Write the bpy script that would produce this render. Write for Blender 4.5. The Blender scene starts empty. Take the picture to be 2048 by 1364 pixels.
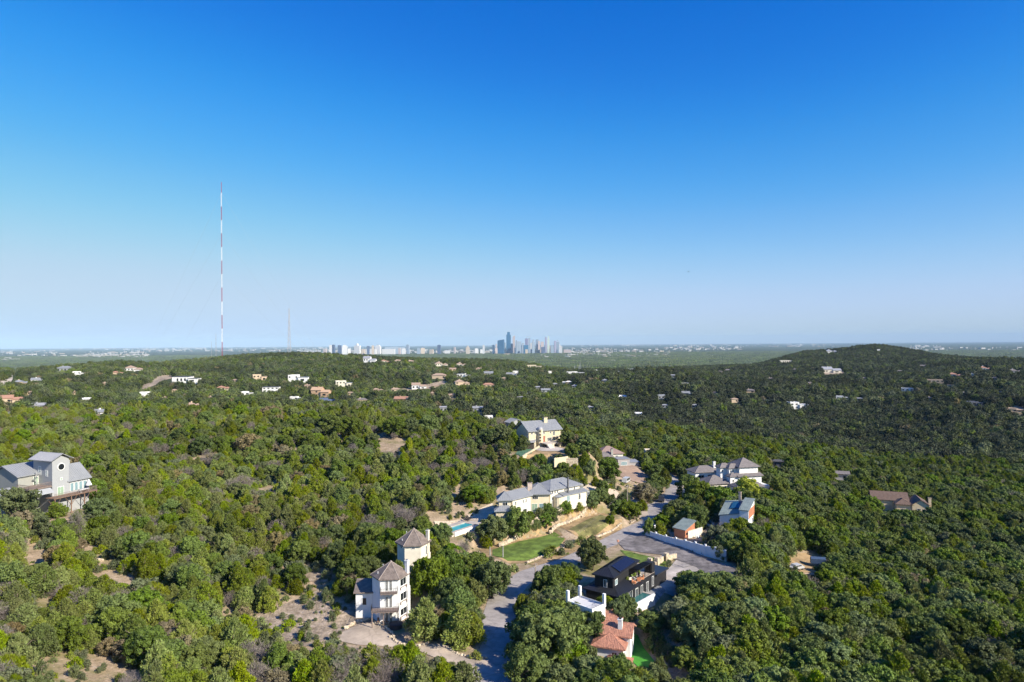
import bpy, bmesh, math, random
import numpy as np
from mathutils import Matrix, Vector
random.seed(7); rng = np.random.default_rng(11)
R_ = math.radians
S = bpy.context.scene
COL = S.collection
CAMZ = 54.0
FPX = 1365.33
RM = (Matrix.Rotation(R_(90.19), 3, 'X') @ Matrix.Rotation(R_(-0.39), 3, 'Z'))
RMI = RM.transposed()

# ---------------------------------------------------------------- camera maths (pixels of the 2048 px photograph)
def ray(px, py):
    return RM @ Vector(((px-1024)/FPX, -(py-682)/FPX, -1.0))
def P(px, py, D):
    d = ray(px, py); t = D/d.y
    return Vector((d.x*t, D, CAMZ+d.z*t))
def G(px, py, z):
    d = ray(px, py); t = (z-CAMZ)/d.z
    return Vector((d.x*t, d.y*t, z))
RI = np.array(RMI)
def proj(x, y, z):
    p = RI @ np.stack([np.asarray(x, float), np.asarray(y, float), np.asarray(z, float)-CAMZ])
    return 1024+FPX*p[0]/(-p[2]), 682-FPX*p[1]/(-p[2])

# ---------------------------------------------------------------- noise
_perm = rng.random((512, 512))
def vnoise(x, y):
    xi = np.floor(x).astype(int); yi = np.floor(y).astype(int)
    fx = x-xi; fy = y-yi
    fx = fx*fx*(3-2*fx); fy = fy*fy*(3-2*fy)
    g = lambda a, b: _perm[a % 512, b % 512]
    return (g(xi, yi)*(1-fx)+g(xi+1, yi)*fx)*(1-fy)+(g(xi, yi+1)*(1-fx)+g(xi+1, yi+1)*fx)*fy
def fbm(x, y, o=4):
    s = 0; a = .5
    for i in range(o):
        s = s+a*(vnoise(x+17.3*i, y+9.1*i)-.5)*2; x = x*2.03; y = y*2.03; a *= .5
    return s

# ---------------------------------------------------------------- terrain
CP = [-500, 0, 250, 500, 750, 1000, 1150, 1300, 1500, 1620, 1750, 1900, 2048, 2550]
DR = [50, 100, 130, 160, 190, 225, 260, 300, 350, 420, 500, 600, 750, 900, 1100, 1300, 1600, 2000, 2600, 3500, 5000, 70000]
ZT = {
-500: [8,8,9,11,13,15,17,19,18,5,-5,-3,0,5,12,15,5,-20,-50,-85,-90,-90],
0: [7,7.3,8.5,11,13.5,15,16.5,19,18.5,3,-8,0,3,4,6,2,-10,-35,-60,-85,-90,-90],
250: [4,4.5,5,8,10.5,12.5,15.5,18.5,19,4,-8,-3,-2,3,9,8,0,-30,-60,-85,-90,-90],
500: [1.5,1.5,1,4.5,6.5,9.5,14,18,19,3,-9,-2,-3,-1,5,14,26,8,-40,-80,-90,-90],
750: [1,1,1,5,6.5,10,14,18,18,2,-8,-5,-3,-3,1,12,20,-10,-50,-85,-90,-90],
1000: [-1,0,0,.2,3.5,10,13.5,16,12,-5,-18,-8,-4,-1,2,4,6,-15,-50,-85,-90,-90],
1150: [-1,0,0,0,.5,6,9,9,5,-8,-20,-14,-12,-11,-10,-10,-16,-30,-60,-85,-90,-90],
1300: [-2,-1,0,0,0,0,0,1,1,-1,-25,-28,-22,-16,-12,-15,-20,-32,-52,-75,-88,-90],
1500: [-4,-3,-1,-1,0,0,0,-1,-4,-9,-30,-36,-34,-24,-15,-12,-12,-22,-50,-80,-90,-90],
1620: [-4,-3.5,-3.5,-5,-5,-5,-6,-7,-10,-15,-36,-41,-38,-26,-10,-2,3,20,-35,-80,-90,-90],
1750: [-4,-4,-6,-8,-9,-10.5,-11.5,-12.5,-16,-21,-42,-48,-42,-26,-9,0,10,38,-25,-80,-90,-90],
1900: [-5,-5.5,-7.5,-9.5,-11,-12.5,-14,-16,-19,-24,-42,-44,-30,-12,2,2,2,2,-45,-82,-90,-90],
2048: [-6,-7,-9,-11,-13,-15,-17,-19,-22,-27,-40,-38,-16,0,10,6,-5,-25,-60,-85,-90,-90],
2550: [-8,-9,-11,-13,-15,-18,-20,-22,-26,-30,-38,-30,-10,4,15,12,-5,-25,-60,-85,-90,-90]}
CU = np.array([(p-1024)/FPX for p in CP]); CV = np.log(np.array(DR, float))
ZG = np.array([ZT[p] for p in CP], float)
def _herm(f):      # smooth-ish interpolation weights (between linear and smoothstep)
    return .45*f+.55*(f*f*(3-2*f))
PADS = []          # (cx, cy, ex, ey, hx, hy, z, blend)
def pad(a, b, depth, z, blend=5, grow=1.0):
    """flat building pad: a, b front corners (xy), depth backwards"""
    a = np.array(a[:2], float); b = np.array(b[:2], float)
    L = np.linalg.norm(b-a); ex = (b-a)/L; ey = np.array([-ex[1], ex[0]])
    c = (a+b)/2+ey*depth/2
    PADS.append((c[0], c[1], ex, ey, L/2+grow, depth/2+grow, z, blend))
LINES = []         # (pts[(x,y,z)], half width, blend)
def H(x, y):
    x = np.asarray(x, float); y = np.asarray(y, float)
    yy = np.maximum(y, 45.0)
    u = np.clip(x/yy, CU[0], CU[-1]-1e-6); v = np.clip(np.log(yy), CV[0], CV[-1]-1e-6)
    i = np.clip(np.searchsorted(CU, u, 'right')-1, 0, len(CU)-2); j = np.clip(np.searchsorted(CV, v, 'right')-1, 0, len(CV)-2)
    fu = _herm((u-CU[i])/(CU[i+1]-CU[i])); fv = _herm((v-CV[j])/(CV[j+1]-CV[j]))
    z = (ZG[i, j]*(1-fu)+ZG[i+1, j]*fu)*(1-fv)+(ZG[i, j+1]*(1-fu)+ZG[i+1, j+1]*fu)*fv
    z = z+fbm(x/14, y/14, 3)*.7*np.clip((yy-60)/100, .4, 1)*np.clip(1-(yy-2600)/800, 0, 1)
    far = np.clip((yy-430)/250, 0, 1)*np.clip(1-(yy-1250)/500, .22, 1)*np.clip(1-(yy-2400)/1200, 0, 1)
    z = z+far*(fbm(x/230+3, y/230, 3)*25)
    z = z+np.clip((yy-8000)/12000, 0, 1)*fbm(x/2500, y/2500, 2)*14-np.clip((yy-8000)/12000, 0, 1)*6
    for (pts, hw, bl) in LINES:
        dmin = np.full(x.shape, 1e9); zz = np.zeros(x.shape)
        for k in range(len(pts)-1):
            ax, ay, az = pts[k]; bx, by, bz = pts[k+1]
            dx, dy = bx-ax, by-ay; t = np.clip(((x-ax)*dx+(y-ay)*dy)/(dx*dx+dy*dy), 0, 1)
            d = np.hypot(x-ax-t*dx, y-ay-t*dy); m = d < dmin
            dmin = np.where(m, d, dmin); zz = np.where(m, az+t*(bz-az), zz)
        w = np.clip(1-(dmin-hw)/bl, 0, 1); w = w*w*(3-2*w)
        z = z*(1-w)+zz*w
    for (cx, cy, ex, ey, hx, hy, pz, bl) in PADS:
        dx = x-cx; dy = y-cy
        du = np.maximum(np.abs(dx*ex[0]+dy*ex[1])-hx, 0); dv = np.maximum(np.abs(dx*ey[0]+dy*ey[1])-hy, 0)
        w = np.clip(1-np.hypot(du, dv)/bl, 0, 1); w = w*w*(3-2*w)
        z = z*(1-w)+pz*w
    return z
def Hs(x, y): return float(H(np.array([x]), np.array([y]))[0])
_DS = np.exp(np.linspace(math.log(55), math.log(9000), 2600))
def hit(px, py, dmin=55, dmax=9000):
    d = ray(px, py); t = _DS/d.y
    zz = CAMZ+d.z*t; h = H(d.x*t, _DS)
    m = (zz <= h) & (_DS >= dmin) & (_DS <= dmax)
    k = int(np.argmax(m)) if m.any() else int(np.argmin(np.abs(zz-h)+(_DS < dmin)*1e4+(_DS > dmax)*1e4))
    return Vector((d.x*t[k], _DS[k], float(h[k])))
# ---------------------------------------------------------------- materials
MATS = {}
def mat(name, col, rough=.8, var=.15, scale=1.5, col2=None, metal=0, bump=0, bscale=6, trans=0, inst=0, spec=.3, big=0, br=(.72, 1.25), crack=0):
    if name in MATS: return MATS[name]
    m = bpy.data.materials.new(name); m.use_nodes = True; nt = m.node_tree; N = nt.nodes; L = nt.links
    b = N['Principled BSDF']; out = N['Material Output']
    b.inputs['Roughness'].default_value = rough; b.inputs['Metallic'].default_value = metal
    b.inputs['Specular IOR Level'].default_value = spec
    geo = N.new('ShaderNodeNewGeometry')
    nz = N.new('ShaderNodeTexNoise'); nz.inputs['Scale'].default_value = scale; nz.inputs['Detail'].default_value = 5; nz.inputs['Roughness'].default_value = .65
    L.new(geo.outputs['Position'], nz.inputs['Vector'])
    c2 = col2 or tuple(max(0, c*(1-2.2*var)) for c in col)
    mx = N.new('ShaderNodeMix'); mx.data_type = 'RGBA'
    mx.inputs[6].default_value = (*c2, 1); mx.inputs[7].default_value = (*col, 1)
    ramp = N.new('ShaderNodeMapRange'); ramp.inputs[1].default_value = .3; ramp.inputs[2].default_value = .68
    L.new(nz.outputs['Fac'], ramp.inputs[0]); L.new(ramp.outputs[0], mx.inputs[0])
    src = mx.outputs[2]
    if inst:
        oi = N.new('ShaderNodeObjectInfo'); hs = N.new('ShaderNodeHueSaturation')
        for k, (a, c) in enumerate((('Hue', inst*.02), ('Value', inst*.34), ('Saturation', inst*.3))):
            mr = N.new('ShaderNodeMapRange'); base = .5 if a == 'Hue' else 1.0
            mr.inputs[3].default_value = base-c; mr.inputs[4].default_value = base+c
            ma = N.new('ShaderNodeMath'); ma.operation = 'MULTIPLY'; ma.inputs[1].default_value = (1, 7.31, 13.7)[k]
            fr = N.new('ShaderNodeMath'); fr.operation = 'FRACT'
            L.new(oi.outputs['Random'], ma.inputs[0]); L.new(ma.outputs[0], fr.inputs[0]); L.new(fr.outputs[0], mr.inputs[0])
            L.new(mr.outputs[0], hs.inputs[a])
        L.new(src, hs.inputs['Color']); src = hs.outputs[0]
    if big:
        n2 = N.new('ShaderNodeTexNoise'); n2.inputs['Scale'].default_value = big; n2.inputs['Detail'].default_value = 3
        L.new(geo.outputs['Position'], n2.inputs['Vector'])
        mr = N.new('ShaderNodeMapRange'); mr.inputs[1].default_value = .3; mr.inputs[2].default_value = .7
        mr.inputs[3].default_value = br[0]; mr.inputs[4].default_value = br[1]
        L.new(n2.outputs['Fac'], mr.inputs[0])
        h2 = N.new('ShaderNodeHueSaturation'); L.new(mr.outputs[0], h2.inputs['Value']); L.new(src, h2.inputs['Color']); src = h2.outputs[0]
    if crack:
        vo = N.new('ShaderNodeTexVoronoi'); vo.feature = 'DISTANCE_TO_EDGE'; vo.inputs['Scale'].default_value = crack; wv = N.new('ShaderNodeVectorMath'); wv.operation = 'MULTIPLY_ADD'
        wv.inputs[1].default_value = (1.6, 1.6, 1.6); L.new(nz.outputs['Color'], wv.inputs[0]); L.new(geo.outputs['Position'], wv.inputs[2]); L.new(wv.outputs[0], vo.inputs['Vector'])
        mr = N.new('ShaderNodeMapRange'); mr.inputs[1].default_value = 0; mr.inputs[2].default_value = .03; mr.inputs[3].default_value = .80; mr.inputs[4].default_value = 1; L.new(vo.outputs['Distance'], mr.inputs[0])
        h3_ = N.new('ShaderNodeHueSaturation'); L.new(mr.outputs[0], h3_.inputs['Value']); L.new(src, h3_.inputs['Color']); src = h3_.outputs[0]
    L.new(src, b.inputs['Base Color'])
    if bump:
        bp = N.new('ShaderNodeBump'); bp.inputs['Strength'].default_value = bump; bp.inputs['Distance'].default_value = .3
        nb = N.new('ShaderNodeTexNoise'); nb.inputs['Scale'].default_value = bscale; nb.inputs['Detail'].default_value = 4
        L.new(geo.outputs['Position'], nb.inputs['Vector']); L.new(nb.outputs['Fac'], bp.inputs['Height']); L.new(bp.outputs[0], b.inputs['Normal'])
    if trans:
        tr = N.new('ShaderNodeBsdfTranslucent'); L.new(src, tr.inputs['Color'])
        ms = N.new('ShaderNodeMixShader'); ms.inputs[0].default_value = trans
        L.new(b.outputs[0], ms.inputs[1]); L.new(tr.outputs[0], ms.inputs[2]); L.new(ms.outputs[0], out.inputs['Surface'])
    MATS[name] = m; return m

WHITE = mat('white_stucco', (.80, .79, .77), .9, .06, .8)
WHITE2 = mat('bright_white_paint', (.76, .76, .76), .8, .05, .6)
CREAM = mat('cream_stucco', (.76, .66, .47), .9, .08, .8)
PALECREAM = mat('pale_cream_stucco', (.74, .68, .56), .9, .08, .8)
STONEW = mat('cream_limestone_wall', (.72, .62, .43), .95, .16, 2.5, bump=.4)
LIME = mat('rough_limestone', (.66, .56, .42), .95, .3, 1.6, col2=(.36, .28, .19), bump=.8, bscale=2)
GREYSID = mat('grey_siding', (.33, .33, .30), .85, .05)
LTSID = mat('pale_grey_siding', (.36, .37, .38), .85, .05)
METAL = mat('grey_metal_roof', (.27, .28, .295), .5, .06, .4)
METALP = mat('pale_metal_roof', (.40, .40, .41), .45, .05, .4, metal=.2)
SHING = mat('weathered_brown_shingles', (.235, .19, .165), .95, .22, 1.2, bump=.4)
SHINGG = mat('grey_brown_shingles', (.22, .195, .19), .95, .15, 1.2, bump=.4)
DARKROOF = mat('dark_shingles', (.09, .09, .10), .95, .15, 1.2)
BROWNROOF = mat('maroon_brown_shingles', (.17, .115, .09), .95, .15, 1.2, bump=.3)
BLACKM = mat('black_standing_seam_metal', (.022, .023, .027), .42, .1, .5, spec=.5)
BLACKW = mat('black_siding', (.02, .02, .023), .7, .1)
GREENR = mat('weathered_green_metal', (.26, .31, .29), .6, .14, .7, metal=.1)
TILE = mat('terracotta_tiles', (.55, .27, .18), .9, .3, 1.6, col2=(.34, .165, .115), bump=.6, bscale=3)
ORANGE = mat('orange_ribbed_siding', (.48, .20, .11), .8, .1, 1.0)
GLASS = mat('dark_window_glass', (.02, .025, .03), .12, .2, spec=.5)
BLUEGLASS = mat('sky_reflecting_glass', (.22, .33, .36), .2, .1, spec=.8)
GREENGLASS = mat('green_curtained_glass', (.30, .42, .30), .3, .1, spec=.6)
DARK = mat('dark_opening', (.03, .027, .025), .9, .1)
FRAMEW = mat('white_window_frame', (.75, .75, .73), .6, .03)
FRAMED = mat('dark_window_frame', (.05, .045, .04), .6, .03)
WOOD = mat('weathered_deck_wood', (.26, .20, .17), .9, .15, 2)
WOODR = mat('reddish_timber', (.26, .16, .11), .9, .15, 2)
POLEW = mat('grey_pole_wood', (.36, .30, .25), .9, .12, 2)
STEEL = mat('galvanised_steel', (.5, .5, .5), .5, .05, metal=.5)
BLACKP = mat('black_paint', (.02, .02, .02), .5, .1)
CONC = mat('pale_concrete', (.52, .46, .40), .95, .12, .5, bump=.15, big=.15)
POOL = mat('turquoise_pool_water', (.06, .42, .48), .08, .12, .4, spec=.8)
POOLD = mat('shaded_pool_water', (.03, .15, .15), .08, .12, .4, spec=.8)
WATER = mat('blue_river_water', (.03, .07, .13), .2, .1, .02, spec=.6)
ASPH = mat('road_asphalt', (.40, .36, .33), .95, .16, .7, bump=.2, big=.12, br=(.78, 1.15), crack=.16)
ASPH2 = mat('worn_asphalt', (.24, .215, .205), .95, .26, .6, bump=.3, big=.15, crack=.22)
DRIVE = mat('tan_driveway_concrete', (.52, .425, .33), .95, .12, .7, bump=.1, big=.2, crack=.2)
LAWN = mat('green_lawn_grass', (.17, .25, .042), .95, .3, .5, bump=.5, bscale=8, big=.2)
DRYLAWN = mat('dry_tan_grass', (.42, .29, .15), .95, .2, .5, bump=.5, bscale=6, big=.25)
TANSOIL = mat('graded_tan_soil', (.40, .28, .20), .95, .12, .6, bump=.4, bscale=4)
TURF = mat('bright_artificial_turf', (.07, .30, .035), .9, .15, 1.5)
RUBBLE = mat('pale_rocky_soil', (.50, .40, .31), .95, .35, .9, col2=(.19, .145, .09), bump=1, bscale=2.5, big=.12, br=(.6, 1.2))
BARK = mat('grey_brown_bark', (.19, .15, .12), .95, .2, 3)
BARE = mat('bare_grey_twigs', (.26, .22, .20), .95, .15, 3, inst=.3)
JUN = mat('juniper_foliage', (.205, .27, .028), .75, .25, 1.6, col2=(.135, .14, .036), trans=.12, inst=.8, big=.03)
OAK = mat('live_oak_foliage', (.132, .182, .027), .7, .25, 1.0, col2=(.08, .108, .024), trans=.12, inst=.8, big=.03)
FARJ = mat('far_juniper_foliage', (.15, .19, .042), .8, .25, .5, col2=(.06, .07, .028), trans=.08, inst=1, big=.009, br=(.5, 1.45))
FARO = mat('far_oak_foliage', (.11, .14, .034), .8, .25, .5, col2=(.045, .06, .024), trans=.08, inst=1, big=.009, br=(.5, 1.45))
BRI = mat('bright_green_foliage', (.165, .235, .045), .7, .2, 1.0, trans=.2, inst=.4)
YEL = mat('yellow_green_foliage', (.40, .44, .03), .7, .2, 1.0, trans=.25, inst=.3)
DRY = mat('dry_brown_foliage', (.26, .215, .11), .8, .2, 1.0, trans=.2, inst=.6)
GREYG = mat('grey_green_foliage', (.17, .20, .09), .8, .2, 1.0, trans=.2, inst=.5)
RED = mat('aviation_red_paint', (.36, .05, .09), .6, .03)
TWH = mat('tower_white_paint', (.80, .80, .80), .6, .03)

# ---------------------------------------------------------------- mesh kit
class Fr:
    def __init__(s, a, b=None, ang=None):
        s.o = np.array([a[0], a[1]], float)
        if b is not None:
            d = np.array([b[0]-a[0], b[1]-a[1]], float); s.L = float(np.linalg.norm(d)); s.ex = d/s.L
        else: s.ex = np.array([math.cos(ang), math.sin(ang)]); s.L = 0
        s.ey = np.array([-s.ex[1], s.ex[0]])
    def w(s, u, v, z):
        p = s.o+s.ex*u+s.ey*v; return (p[0], p[1], z)
    def sub(s, u, v): return Fr(s.w(u, v, 0)[:2], ang=math.atan2(s.ex[1], s.ex[0]))
class MB:
    def __init__(s): s.v = []; s.f = []
    def add(s, vs, fs):
        o = len(s.v); s.v += [tuple(map(float, v)) for v in vs]; s.f += [tuple(i+o for i in f) for f in fs]
    def box(s, F, u0, u1, v0, v1, z0, z1):
        p = [F.w(u, v, z) for z in (z0, z1) for u, v in ((u0, v0), (u1, v0), (u1, v1), (u0, v1))]
        s.add(p, [(3, 2, 1, 0), (4, 5, 6, 7), (0, 1, 5, 4), (1, 2, 6, 5), (2, 3, 7, 6), (3, 0, 4, 7)])
    def prism(s, poly, z0, z1):
        n = len(poly); zs = z0 if hasattr(z0, '__len__') else [z0]*n; ze = z1 if hasattr(z1, '__len__') else [z1]*n
        p = [(q[0], q[1], z) for q, z in zip(poly, zs)]+[(q[0], q[1], z) for q, z in zip(poly, ze)]
        s.add(p, [tuple(range(n-1, -1, -1)), tuple(range(n, 2*n))]+[(i, (i+1) % n, n+(i+1) % n, n+i) for i in range(n)])
    def slab(s, pts, t):
        n = len(pts); p = [tuple(q) for q in pts]+[(q[0], q[1], q[2]-t) for q in pts]
        s.add(p, [tuple(range(n)), tuple(range(2*n-1, n-1, -1))]+[(i, n+i, n+(i+1) % n, (i+1) % n) for i in range(n)])
    def tube(s, a, b, r0, r1=None, n=6):
        r1 = r0 if r1 is None else r1; a = Vector(a); b = Vector(b); d = (b-a).normalized()
        x = d.orthogonal().normalized(); y = d.cross(x)
        p = [a+x*math.cos(2*math.pi*i/n)*r0+y*math.sin(2*math.pi*i/n)*r0 for i in range(n)]+[b+x*math.cos(2*math.pi*i/n)*r1+y*math.sin(2*math.pi*i/n)*r1 for i in range(n)]
        s.add(p, [tuple(range(n-1, -1, -1)), tuple(range(n, 2*n))]+[(i, (i+1) % n, n+(i+1) % n, n+i) for i in range(n)])
    def blob(s, c, r, seed=0, flat=1.0, n=7, m=5, jit=.25):
        rr = random.Random(seed); vs = [(c[0], c[1], c[2]+r*flat)]
        for j in range(1, m):
            t = math.pi*j/m
            for i in range(n):
                a = 2*math.pi*(i+.5*(j % 2))/n; k = r*(1+rr.uniform(-jit, jit))
                vs.append((c[0]+k*math.sin(t)*math.cos(a), c[1]+k*math.sin(t)*math.sin(a), c[2]+k*math.cos(t)*flat))
        vs.append((c[0], c[1], c[2]-r*flat)); fs = []
        for i in range(n): fs.append((0, 1+i, 1+(i+1) % n))
        for j in range(m-2):
            for i in range(n):
                a = 1+j*n+i; b = 1+j*n+(i+1) % n; fs.append((a, a+n, b+n, b))
        e = len(vs)-1; b0 = 1+(m-2)*n
        for i in range(n): fs.append((b0+(i+1) % n, b0+i, e))
        s.add(vs, fs)
    def ribs(s, pts, sp, w=.05, h=.05):
        P3 = [Vector(q) for q in pts]; n = Vector((0, 0, 0))
        for i in range(len(P3)): n += P3[i].cross(P3[(i+1) % len(P3)])
        if n.length < 1e-6: return
        n.normalize()
        if n.z < 0: n = -n
        t = Vector((0, 0, 1)).cross(n)
        if t.length < 1e-4: t = (P3[1]-P3[0])
        t.normalize(); sl = n.cross(t); ts = [q.dot(t) for q in P3]; k = math.ceil(min(ts)/sp+.3)
        while k*sp < max(ts)-.05:
            c = k*sp; hitp = []
            for i in range(len(P3)):
                a, b = P3[i], P3[(i+1) % len(P3)]; ta, tb = a.dot(t)-c, b.dot(t)-c
                if ta*tb < 0: hitp.append(a+(b-a)*(ta/(ta-tb)))
            if len(hitp) >= 2 and (hitp[0]-hitp[1]).length > .15:
                a, b = hitp[0], hitp[1]; q = [a-t*w/2, b-t*w/2, b+t*w/2, a+t*w/2]
                s.add([x+n*h for x in q]+[x-n*.02 for x in q], [(0, 1, 2, 3), (7, 6, 5, 4), (0, 4, 5, 1), (1, 5, 6, 2), (2, 6, 7, 3), (3, 7, 4, 0)])
            k += 1
    def build(s, name, m, parent=None, loc=None, label=None):
        me = bpy.data.meshes.new(name)
        L = Vector(loc) if loc is not None else (Vector(parent['wl']) if parent is not None and 'wl' in parent else Vector((0, 0, 0)))
        me.from_pydata([(v[0]-L.x, v[1]-L.y, v[2]-L.z) for v in s.v], [], s.f)
        bm = bmesh.new(); bm.from_mesh(me); bmesh.ops.recalc_face_normals(bm, faces=bm.faces); bm.to_mesh(me); bm.free()
        me.materials.append(m); o = bpy.data.objects.new(name, me); COL.objects.link(o)
        if parent is not None:
            o.parent = parent; o['wl'] = parent['wl'] if 'wl' in parent else (0, 0, 0)
        else: o.location = L; o['wl'] = tuple(L)
        if label: o['label'] = label
        return o
def tag(o, label, cat=None, group=None, kind=None):
    if label: o['label'] = label
    if cat: o['category'] = cat
    if group: o['group'] = group
    if kind: o['kind'] = kind
    return o
def thing(name, label, cat, loc, group=None):
    o = bpy.data.objects.new(name, None); COL.objects.link(o); o.location = Vector(loc); o['wl'] = tuple(loc)
    o.empty_display_size = .5
    return tag(o, label, cat, group)

# ---------------------------------------------------------------- house kit
def window(root, F, side, u, z, w, h, U=None, V=None, frame=FRAMEW, glass=GLASS, mull=1, name='window'):
    """side: f front (v=0), r right (u=U), l left (u=0), b back; u runs along the side"""
    if side == 'f': W = F
    elif side == 'r': W = Fr(F.w(U, 0, 0)[:2], F.w(U, 1, 0)[:2])
    elif side == 'l': W = Fr(F.w(0, V, 0)[:2], F.w(0, 0, 0)[:2])
    else: W = Fr(F.w(U, V, 0)[:2], F.w(0, V, 0)[:2])
    m = MB(); t = .09
    m.box(W, u, u+t, -.06, .02, z, z+h); m.box(W, u+w-t, u+w, -.06, .02, z, z+h)
    m.box(W, u+t, u+w-t, -.06, .02, z, z+t); m.box(W, u+t, u+w-t, -.06, .02, z+h-t, z+h)
    for k in range(1, mull+1):
        c = u+w*k/(mull+1); m.box(W, c-.03, c+.03, -.055, .015, z+t, z+h-t)
    o = m.build(name, frame, root)
    g = MB(); g.box(W, u+t, u+w-t, -.03, .01, z+t, z+h-t); g.build('pane', glass, o)
    return o
def roof_mesh(m, F, u0, u1, v0, v1, z, rise, kind='hip', ov=.5, th=.2, rib=0):
    u0 -= ov; u1 += ov; v0 -= ov; v1 += ov
    c = [F.w(u0, v0, z), F.w(u1, v0, z), F.w(u1, v1, z), F.w(u0, v1, z)]
    lo = [(p[0], p[1], z-th) for p in c]
    du, dv = u1-u0, v1-v0
    if kind == 'hip':
        if du >= dv: r = [F.w(u0+dv/2, (v0+v1)/2, z+rise), F.w(u1-dv/2+1e-3, (v0+v1)/2, z+rise)]
        else: r = [F.w((u0+u1)/2, v0+du/2, z+rise), F.w((u0+u1)/2, v1-du/2+1e-3, z+rise)]
    elif kind == 'gable': r = [F.w(u0, (v0+v1)/2, z+rise), F.w(u1, (v0+v1)/2, z+rise)]
    elif kind == 'gablev': r = [F.w((u0+u1)/2, v0, z+rise), F.w((u0+u1)/2, v1, z+rise)]
    elif kind == 'shed':      # high at the back
        pts = [c[0], c[1], (c[2][0], c[2][1], z+rise), (c[3][0], c[3][1], z+rise)]
        m.slab(pts, th)
        if rib: m.ribs(pts, rib)
        return
    elif kind == 'shedr':     # high on the right
        pts = [c[0], (c[1][0], c[1][1], z+rise), (c[2][0], c[2][1], z+rise), c[3]]
        m.slab(pts, th)
        if rib: m.ribs(pts, rib)
        return
    else:
        m.slab(c, th); return
    if (kind == 'hip' and du >= dv) or kind == 'gable':
        fs = [(c[0], c[1], r[1], r[0]), (c[2], c[3], r[0], r[1]), (c[1], c[2], r[1]), (c[3], c[0], r[0])]
    else:
        fs = [(c[1], c[2], r[1], r[0]), (c[3], c[0], r[0], r[1]), (c[0], c[1], r[0]), (c[2], c[3], r[1])]
    if kind == 'hip':
        v = c+r+lo; g = ((0, 1, 5, 4), (2, 3, 4, 5), (1, 2, 5), (3, 0, 4)) if du >= dv else ((1, 2, 5, 4), (3, 0, 4, 5), (0, 1, 4), (2, 3, 5))
        m.add(v, list(g)+[(6, 7, 1, 0), (7, 8, 2, 1), (8, 9, 3, 2), (9, 6, 0, 3), (9, 8, 7, 6)])
    else:
        m.slab(fs[0], th); m.slab(fs[1], th)
    if rib:
        for f in (fs if kind == 'hip' else fs[:2]): m.ribs(f, rib)
    if kind == 'hip':   # ridge caps
        for a, b in ((c[0], 0), (c[1], 0 if du < dv else 1), (c[2], 1), (c[3], 1 if du < dv else 0)): m.tube(a, r[b], .07, .07, 4)
    m.tube(r[0], r[1], .08, .08, 4)
def block(root, F, U, V, z0, z1, roof='hip', rise=1.6, ov=.5, wall=WHITE, rmat=METAL, rib=0, u0=0, v0=0, th=.2, rname='roof', wins=(), frame=FRAMEW, glass=GLASS, parapet=0):
    F = F.sub(u0, v0); m = MB(); m.box(F, 0, U, 0, V, z0, z1)
    if roof == 'gable': 
        for uu in (0, U-.2): m.add([F.w(uu, 0, z1), F.w(uu, V, z1), F.w(uu, V/2, z1+rise*V/(V+2*ov)), F.w(uu+.2, 0, z1), F.w(uu+.2, V, z1), F.w(uu+.2, V/2, z1+rise*V/(V+2*ov))], [(0, 1, 2), (5, 4, 3), (0, 3, 4, 1), (1, 4, 5, 2), (2, 5, 3, 0)])
    if roof == 'gablev':
        for vv in (0, V-.2): m.add([F.w(0, vv, z1), F.w(U, vv, z1), F.w(U/2, vv, z1+rise*U/(U+2*ov)), F.w(0, vv+.2, z1), F.w(U, vv+.2, z1), F.w(U/2, vv+.2, z1+rise*U/(U+2*ov))], [(0, 1, 2), (5, 4, 3), (0, 3, 4, 1), (1, 4, 5, 2), (2, 5, 3, 0)])
    if roof == 'shed': m.add([F.w(0, 0, z1), F.w(0, V, z1), F.w(0, V, z1+rise-.15), F.w(U, 0, z1), F.w(U, V, z1), F.w(U, V, z1+rise-.15)], [(0, 1, 2), (5, 4, 3), (0, 3, 4, 1), (1, 4, 5, 2), (2, 5, 3, 0)])
    if roof == 'shedr': m.add([F.w(0, 0, z1), F.w(U, 0, z1), F.w(U, 0, z1+rise-.15), F.w(0, V, z1), F.w(U, V, z1), F.w(U, V, z1+rise-.15)], [(0, 1, 2), (5, 4, 3), (0, 3, 4, 1), (1, 4, 5, 2), (2, 5, 3, 0)])
    if roof == 'flat' and parapet:
        t = .25
        m.box(F, 0, U, 0, t, z1, z1+parapet); m.box(F, 0, U, V-t, V, z1, z1+parapet)
        m.box(F, 0, t, t, V-t, z1, z1+parapet); m.box(F, U-t, U, t, V-t, z1, z1+parapet)
    m.build('wall', wall, root)
    r = MB()
    if roof == 'flat':
        if parapet: r.box(F, .25, U-.25, .25, V-.25, z1+.01, z1+.08)
        else: r.box(F, -ov, U+ov, -ov, V+ov, z1+.004, z1+th)
    elif roof: roof_mesh(r, F, 0, U, 0, V, z1+th*.5, rise, roof, ov, th, rib)
    if roof: r.build(rname, rmat, root)
    for wdef in wins:
        side, u, z, w, h = wdef[:5]
        kw = wdef[5] if len(wdef) > 5 else {}
        window(root, F, side, u, z, w, h, U, V, **{**dict(frame=frame, glass=glass), **kw})
    return F
def chimney(root, F, u, v, w, d, z0, z1, m=WHITE, cap=DARK):
    c = MB(); c.box(F, u, u+w, v, v+d, z0, z1-.15); c.box(F, u-.08, u+w+.08, v-.08, v+d+.08, z1-.15, z1)
    o = c.build('chimney', m, root)
    k = MB(); k.box(F, u+.15, u+w-.15, v+.15, v+d-.15, z1+.002, z1+.22); k.build('chimney_cap', cap, o)
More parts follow.
